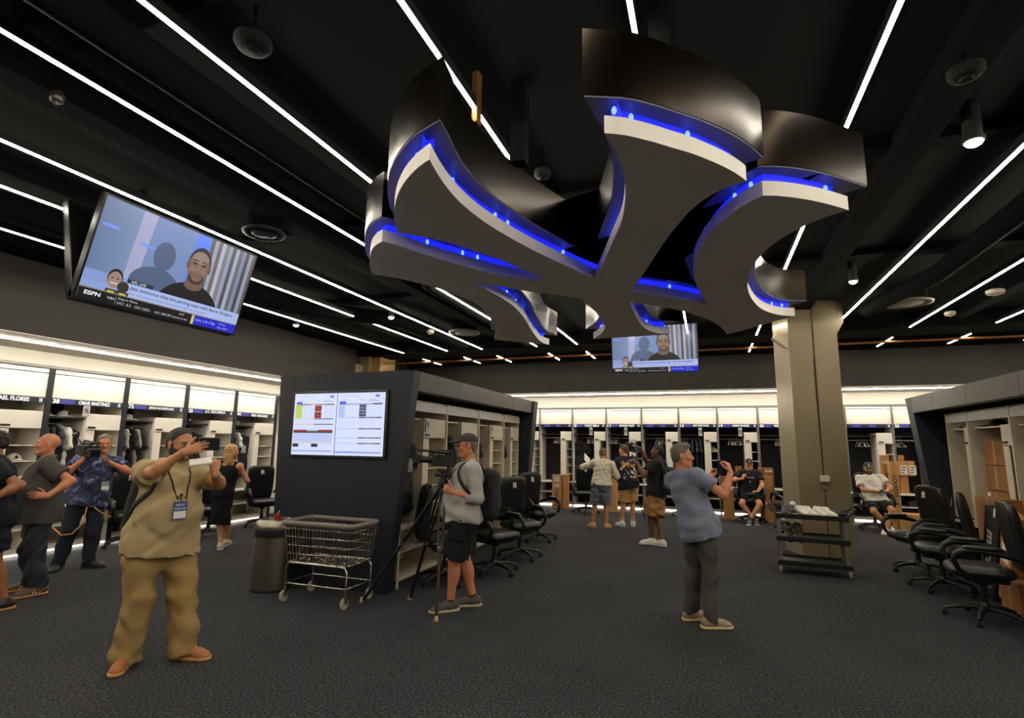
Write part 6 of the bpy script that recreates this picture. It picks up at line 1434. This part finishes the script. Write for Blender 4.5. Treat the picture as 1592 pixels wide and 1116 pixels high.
# ---------------------------------------------------------------- what they carry
def video_camera(label, c, d, up=(0, 0, 1), L=.42, light=False, sc=1.0):
    """broadcast camera: c = middle of the body, d = where the lens points"""
    t = thing('video_camera', label, 'video camera', tuple(c)); d = nrm(V3(d)); up = nrm(V3(up) - d*(V3(up) @ d)); r = np.cross(d, up)
    M4 = Matrix.Identity(4)
    for i in range(3): M4[i][0], M4[i][1], M4[i][2] = r[i]*sc, d[i]*sc, up[i]*sc
    def mb(): b = MB(); b.M = M4; return b
    mb().box((-.05, -.16, -.075), (.05, .12, .06), .012).build('camera_body', black_pl, t, smooth=False)
    b = mb(); b.tube([(0, .12, -.01), (0, .17, -.01), (0, .175, -.01), (0, .26, -.01)], [.045, .045, .040, .044], 20); b.build('lens', black_pl, t, angle=40)
    b = mb(); b.box((-.058, .26, -.06), (.058, .33, .04), .008); ho = b.build('lens_hood', black_soft, t, smooth=False)
    b = mb(); b.box((-.045, .3305, -.047), (.045, .332, .027)); b.build('front_glass', mat('lens_glass', (20, 22, 34), .05, coat=1.0), ho, smooth=False)
    b = mb(); b.tube([(0, -.12, .06), (0, -.11, .11), (0, .06, .115), (0, .11, .10), (0, .115, .06)], .013, 10); b.build('carry_handle', black_pl, t, angle=70)
    b = mb(); b.tube([(-.07, -.02, .085), (-.07, .16, .10)], .019, 12); b.tube([(-.02, .04, .06), (-.07, .05, .085)], .008, 8); b.build('viewfinder', black_pl, t, angle=50)
    b = mb(); b.tube([(-.07, -.07, .082), (-.07, -.02, .085)], [.030, .02], 12); b.build('eyecup', black_soft, t, angle=50)
    b = mb(); b.tube([(.05, .02, .09), (.05, .30, .095)], [.016, .014], 12); b.build('microphone', mat('mic_foam', (40, 40, 40), .95), t, angle=50)
    b = mb(); b.box((-.045, -.235, -.065), (.045, -.162, .05), .008); b.build('battery_pack', mat('battery_grey', (60, 60, 60), .5), t, smooth=False)
    b = mb(); b.box((-.115, .02, -.03), (-.055, .035, .06), .004); b.build('side_screen', black_pl, t, smooth=False)
    b = mb(); b.tube([(.0, -.18, .05), (.03, -.2, .12), (.06, -.12, .13), (.06, .0, .10)], .005, 6); b.build('cable', black_soft, t, angle=80)
    if light: b = mb(); b.box((-.05, .05, .14), (.05, .075, .20), .006); b.cyl((0, .06, .11), (0, .06, .145), .006, 8); b.build('camera_light', white_pl, t, smooth=False)
    return t
def tripod(label, top_, feet, head=True, plate=None):
    t = thing('tripod', label, 'tripod', (top_[0], top_[1], 0)); o = V3(top_[0], top_[1], 0); tp = V3(top_) - o
    b = MB(); b.lathe([(.055, -.03), (.06, 0), (.05, .05), (.03, .06)], 16, (0, 0, tp[2])); b.build('crown', black_pl, t, angle=40)
    b = MB(); b.cyl((0, 0, tp[2] + .05), (0, 0, tp[2] + .12), .035, 14); b.box((-.05, -.05, tp[2] + .12), (.05, .05, tp[2] + .15), .006); b.cyl((-.09, 0, tp[2] + .09), (.09, 0, tp[2] + .09), .022, 12); b.build('fluid_head', black_pl, t, angle=40)
    for f_ in feet:
        f_ = V3(f_) - o; d = nrm(f_ - tp); side = nrm(np.cross(d, UP)); mid_ = tp + (f_ - tp)*.5; lg = None
        b = MB()
        for q in (-1, 1): b.tube([tuple(tp + side*.028*q - UP*.0), tuple(mid_ + side*.022*q)], .012, 8)
        b.tube([tuple(tp + (f_ - tp)*.45), tuple(f_ - d*.03)], .017, 10); lg = b.build('leg', black_pl, t, angle=60)
        b = MB(); b.box(tuple(mid_ - .024), tuple(mid_ + .024), .006); b.build('leg_clamp', dull_steel, lg, smooth=False)
        b = MB(); b.lathe([(.012, .05), (.02, .025), (.026, .008), (.024, 0)], 14, tuple(f_ - V3(0, 0, f_[2]))); b.build('foot', mat('foot_brass', (190, 156, 110), .35, .7), lg, angle=50)
    return t, tp + o
J = P_['tripod']
top3 = J['pp']((689, 752, -.02)); tripod('black video tripod with spread legs in front of the capped cameraman', tuple(top3), [tuple(atz(562, 936)), tuple(atz(637, 932)), tuple(atz(678, 966))])
c3 = top3 + UP*.245 + nrm(-J['vr'])*.02; vdl = -J['vr']*.96 - J['va']*.1 + UP*.06
video_camera('black video camera on the tripod beside the navy island', c3, vdl, sc=.86)
q = MB(); pe = J['hL'] - V3(*top3)*0; a = top3 + UP*.09; b_ = J['hL']
q.tube([tuple(a - top3), tuple((a*.4 + b_*.6) - top3 - UP*.01), tuple(b_ - top3)], .009, 8); ph = q.build('pan_handle', black_pl, [o for o in COL.objects if o.name.startswith('tripod')][0], angle=60); ph.location = (0, 0, top3[2])
# backpacks
def backpack(J, label, w=.30, h=.46, d=.15, m=None, dz=.24, side_off=0.0, straps=(-1, 1)):
    T = J['T']; m = m or mat('backpack_black', (18, 18, 19), .75, bump=.3, bscale=40); s = J['s']
    bd = -(.125 + d/2 + .02); c = T(dz, bd, side_off); t = thing('backpack', label, 'backpack', tuple(c)); R = J['Rm']
    f = Field(); f.ell(c, (w/2*.9, d/2, h/2*.92), R, k=.03)
    for sx in (-1, 1):
        for q in (-1, 1): f.cone(c + R @ V3(sx*w*.31, q*d*.06, -h*.38), c + R @ V3(sx*w*.30, q*d*.05, h*.36), d*.40, d*.36, k=.05)
    field_obj('bag_body', f, .010, m, t, c, amp=.005, freq=30)
    f = Field(); f.ell(c + R @ V3(0, -d*.45, -h*.18), (w*.38, d*.25, h*.24), R); field_obj('front_pocket', f, .010, m, t, c)
    if straps:
        for q in straps:
            b = MB(); b.tube([tuple(x - c) for x in (c + R @ V3(q*.09, d*.4, h*.36), T(.50, -.11, q*.095), T(.535, -.05, q*.10), T(.535, .03, q*.105), J['surf'](.47, q*.112, 1, .01), J['around'](.41, q*44), J['around'](.35, q*55), J['around'](.29, q*68), J['around'](.23, q*84), J['around'](.17, q*100), J['around'](.12, q*120), c + R @ V3(q*.13, d*.3, -h*.38))], .026, 8, flat=.3); b.build('strap', m, t, angle=80)
    return t
backpack(P_['tripod'], 'black backpack worn by the capped cameraman', .31, .50, .19, dz=.22)
backpack(P_['polo'], 'black backpack of the man in the cream polo, peeking out at his side', .34, .46, .14, dz=.16, side_off=.03, straps=(1,))
backpack(P_['reach'], 'dark backpack with orange straps on the man reaching up', .27, .40, .13, mat('backpack_navy', (30, 30, 40), .75), dz=.24)
# phones and pads
def slab(name, label, cat, c, r, u, size, m, screen=True):
    t = thing(name, label, cat, tuple(c)); fr = face_frame((0, 0, 0), tuple(r), tuple(u)); w, h, d = size
    b = MB(); b.M = fr; b.box((-w/2, -h/2, -d/2), (w/2, h/2, d/2), .004); b.build('phone_body', m, t, smooth=False)
    if screen: b = MB(); b.M = fr; b.box((-w*.47, -h*.46, d/2), (w*.47, h*.46, d/2 + .0006)); b.build('screen', mat('phone_screen', (36, 40, 48), .08), t, smooth=False)
    b = MB(); b.M = fr
    for k in range(2): b.cyl((-w*.36, h*(.26 - .3*k), -d/2 - .004), (-w*.36, h*(.26 - .3*k), -d/2), h*.12, 12)
    b.build('camera_lens', black_soft, t, angle=40); return t
J = P_['polo']; c = J['pp']((325, 690, -.41)); vd = J['vdir']
slab('camera_phone', 'black phone held sideways at the cream polo man\'s eye', 'phone', c, vd((1, .45, .0)), vd((0, -.1, 1)), (.15, .095, .03), black_pl)
c = J['pp']((312, 718, -.43)); t = thing('note_pad', 'white device held flat under the cream polo man\'s phone', 'device', tuple(c)); fr = face_frame((0, 0, 0), tuple(vd((1, .2, .12))), tuple(vd((-.05, 1, .35)))); b = MB(); b.M = fr; b.box((-.075, -.05, -.012), (.075, .05, .012), .005); b.build('device_body', white_pl, t, smooth=False); b = MB(); b.M = fr; b.box((-.06, -.04, .012), (.06, .04, .014)); b.build('device_top', paper, t, smooth=False)
J = P_['grey']; vd = J['vdir']; c = J['pp']((1119, 727, .26)); slab('phone', 'black phone raised by the grey-haired man', 'phone', c, vd((.55, -.8, 0)), vd((.05, 0, 1)), (.078, .15, .009), black_pl)
J = P_['sitw']; vd = J['vdir']; c = J['pp']((1371, 766, -.30)); slab('phone', 'black phone in the lap of the seated man in white', 'phone', c, vd((1, 0, .2)), vd((0, .5, .9)), (.075, .14, .01), black_pl)
J = P_['sitb']; vd = J['vdir']; c = J['pp']((1168, 766, -.30)); slab('phone', 'pale phone held by the seated man in black', 'phone', c, vd((1, 0, .1)), vd((0, .9, .4)), (.14, .075, .01), mat('phone_silver', (170, 170, 172), .3, .5))
J = P_['cream']; vd = J['vdir']; c = J['pp']((913, 714, .22)); t = thing('rolled_paper', 'white paper held up by the man in the cream shirt', 'paper', tuple(c)); b = MB(); b.M = face_frame((0, 0, 0), tuple(vd((.7, 0, -.7))), tuple(vd((0, .6, .6)))); b.box((-.08, -.10, -.002), (.08, .10, .002)); b.build('sheet', paper, t, smooth=False)
# cameras of the others
J = P_['tie']; vd = J['vdir']; c = J['pp']((134, 700, -.16)); video_camera('black shoulder video camera of the man in the tie-dyed shirt', c, vd((.28, -.93, -.06)), sc=1.05)
q = MB(); P0 = [J['pp'](x) for x in ((117, 712, -.05), (100, 735, .0), (92, 765, .1))]; q.tube([tuple(x - P0[0]) for x in P0], .009, 8); o = q.build('audio_cable', mat('cable_yellow', (190, 140, 70), .5)); o.location = tuple(P0[0]); tag(o, 'tan cable running down from the shoulder video camera', 'cable')
P0 = [J['pp'](x) for x in ((135, 788, -.19), (130, 812, -.25), (112, 830, -.26), (95, 832, -.2), (80, 818, -.06))]; q = MB(); q.tube([tuple(x - P0[0]) for x in P0], .008, 8); o = q.build('audio_cable', MATS['cable_yellow']); o.location = tuple(P0[0]); tag(o, 'tan cable looping from the tie-dyed shirt man\'s hip', 'cable')
P0 = [J['pp'](x) for x in ((146, 788, -.2), (158, 797, -.22), (172, 803, -.16))]; q = MB(); q.tube([tuple(x - P0[0]) for x in P0], .008, 8); o = q.build('audio_cable', MATS['cable_yellow']); o.location = tuple(P0[0]); tag(o, 'short tan cable across the tie-dyed shirt man\'s trousers', 'cable')
J = P_['print']; vd = J['vdir']; c = J['pp']((983, 697, .32)); video_camera('video camera with a white light held high at the back wall', c, vd((-.5, .8, .1)), light=True)
top6 = c - UP*.12; t = thing('tripod', 'thin camera stand in front of the man in the printed t-shirt', 'tripod', (top6[0], top6[1], 0))
b = MB(); b.tube([(0, 0, top6[2]), (0, 0, .45)], .018, 10); b.build('column', black_pl, t, angle=60)
for k in range(3):
    a = 2*math.pi*k/3 + .6; b = MB(); b.tube([(0, 0, .85), (.30*math.cos(a), .30*math.sin(a), .012)], .011, 8); b.build('leg', black_pl, t, angle=60)
# shirt print on the back of the navy t-shirt and white badge on the reaching man
J = P_['print']; T = J['T']; o = J['org']
pj = Picture(); rg = random.Random(2)
for k in range(60):
    x, y = rg.uniform(-.15, .15), rg.uniform(-.19, .17); r_ = rg.uniform(.012, .035)
    pj.poly([(x + r_*math.cos(a)*rg.uniform(.5, 1.2), y + r_*math.sin(a)*rg.uniform(.5, 1.2)) for a in np.linspace(0, 6.28, 8)[:-1]], rg.choice([(214, 180, 120), (190, 110, 60), (220, 214, 200), (130, 80, 50), (200, 150, 90), (96, 104, 130)]))
bk = -(.118 + .045); fr = face_frame(tuple(T(.30, bk) - o), tuple(J['rtt']), tuple(J['upt'])); 
me = pj.mesh(fr); a_ = np.empty(len(me.vertices)*3); me.vertices.foreach_get('co', a_); a_ = a_.reshape(-1, 3); z_ = (a_ - (T(.30, bk) - o)) @ -J['fwt']
for i in range(len(a_)):
    rel = a_[i] + o; q_ = rel - J['fwt']*.6; hit = J['bvh'].ray_cast(Vector(q_), Vector(J['fwt']))
    if hit[0] is not None: a_[i] = V3(hit[0]) - J['fwt']*(.003 + abs(z_[i])) - o
me.vertices.foreach_set('co', a_.ravel())
mesh_obj('back_print', me, vcol_mat('shirt_print', .8), J['root'], smooth=False)
J = P_['reach']; badge(J, (1007, 745, -.16), paper, None, (.09, .12), None)
J = P_['sitb']; lettering('shirt_lettering', 'YANKEES', gwht, J['root'], face_frame(tuple(J['surf'](.36, 0, 1, .002) - J['org']), tuple(-J['rtt']), tuple(J['upt'])), .03, .17, .01, .004); emblem('shirt_emblem', gwht, J['root'], face_frame(tuple(J['surf'](.27, 0, 1, .002) - J['org']), tuple(-J['rtt']), tuple(J['upt'])), .05, .004)
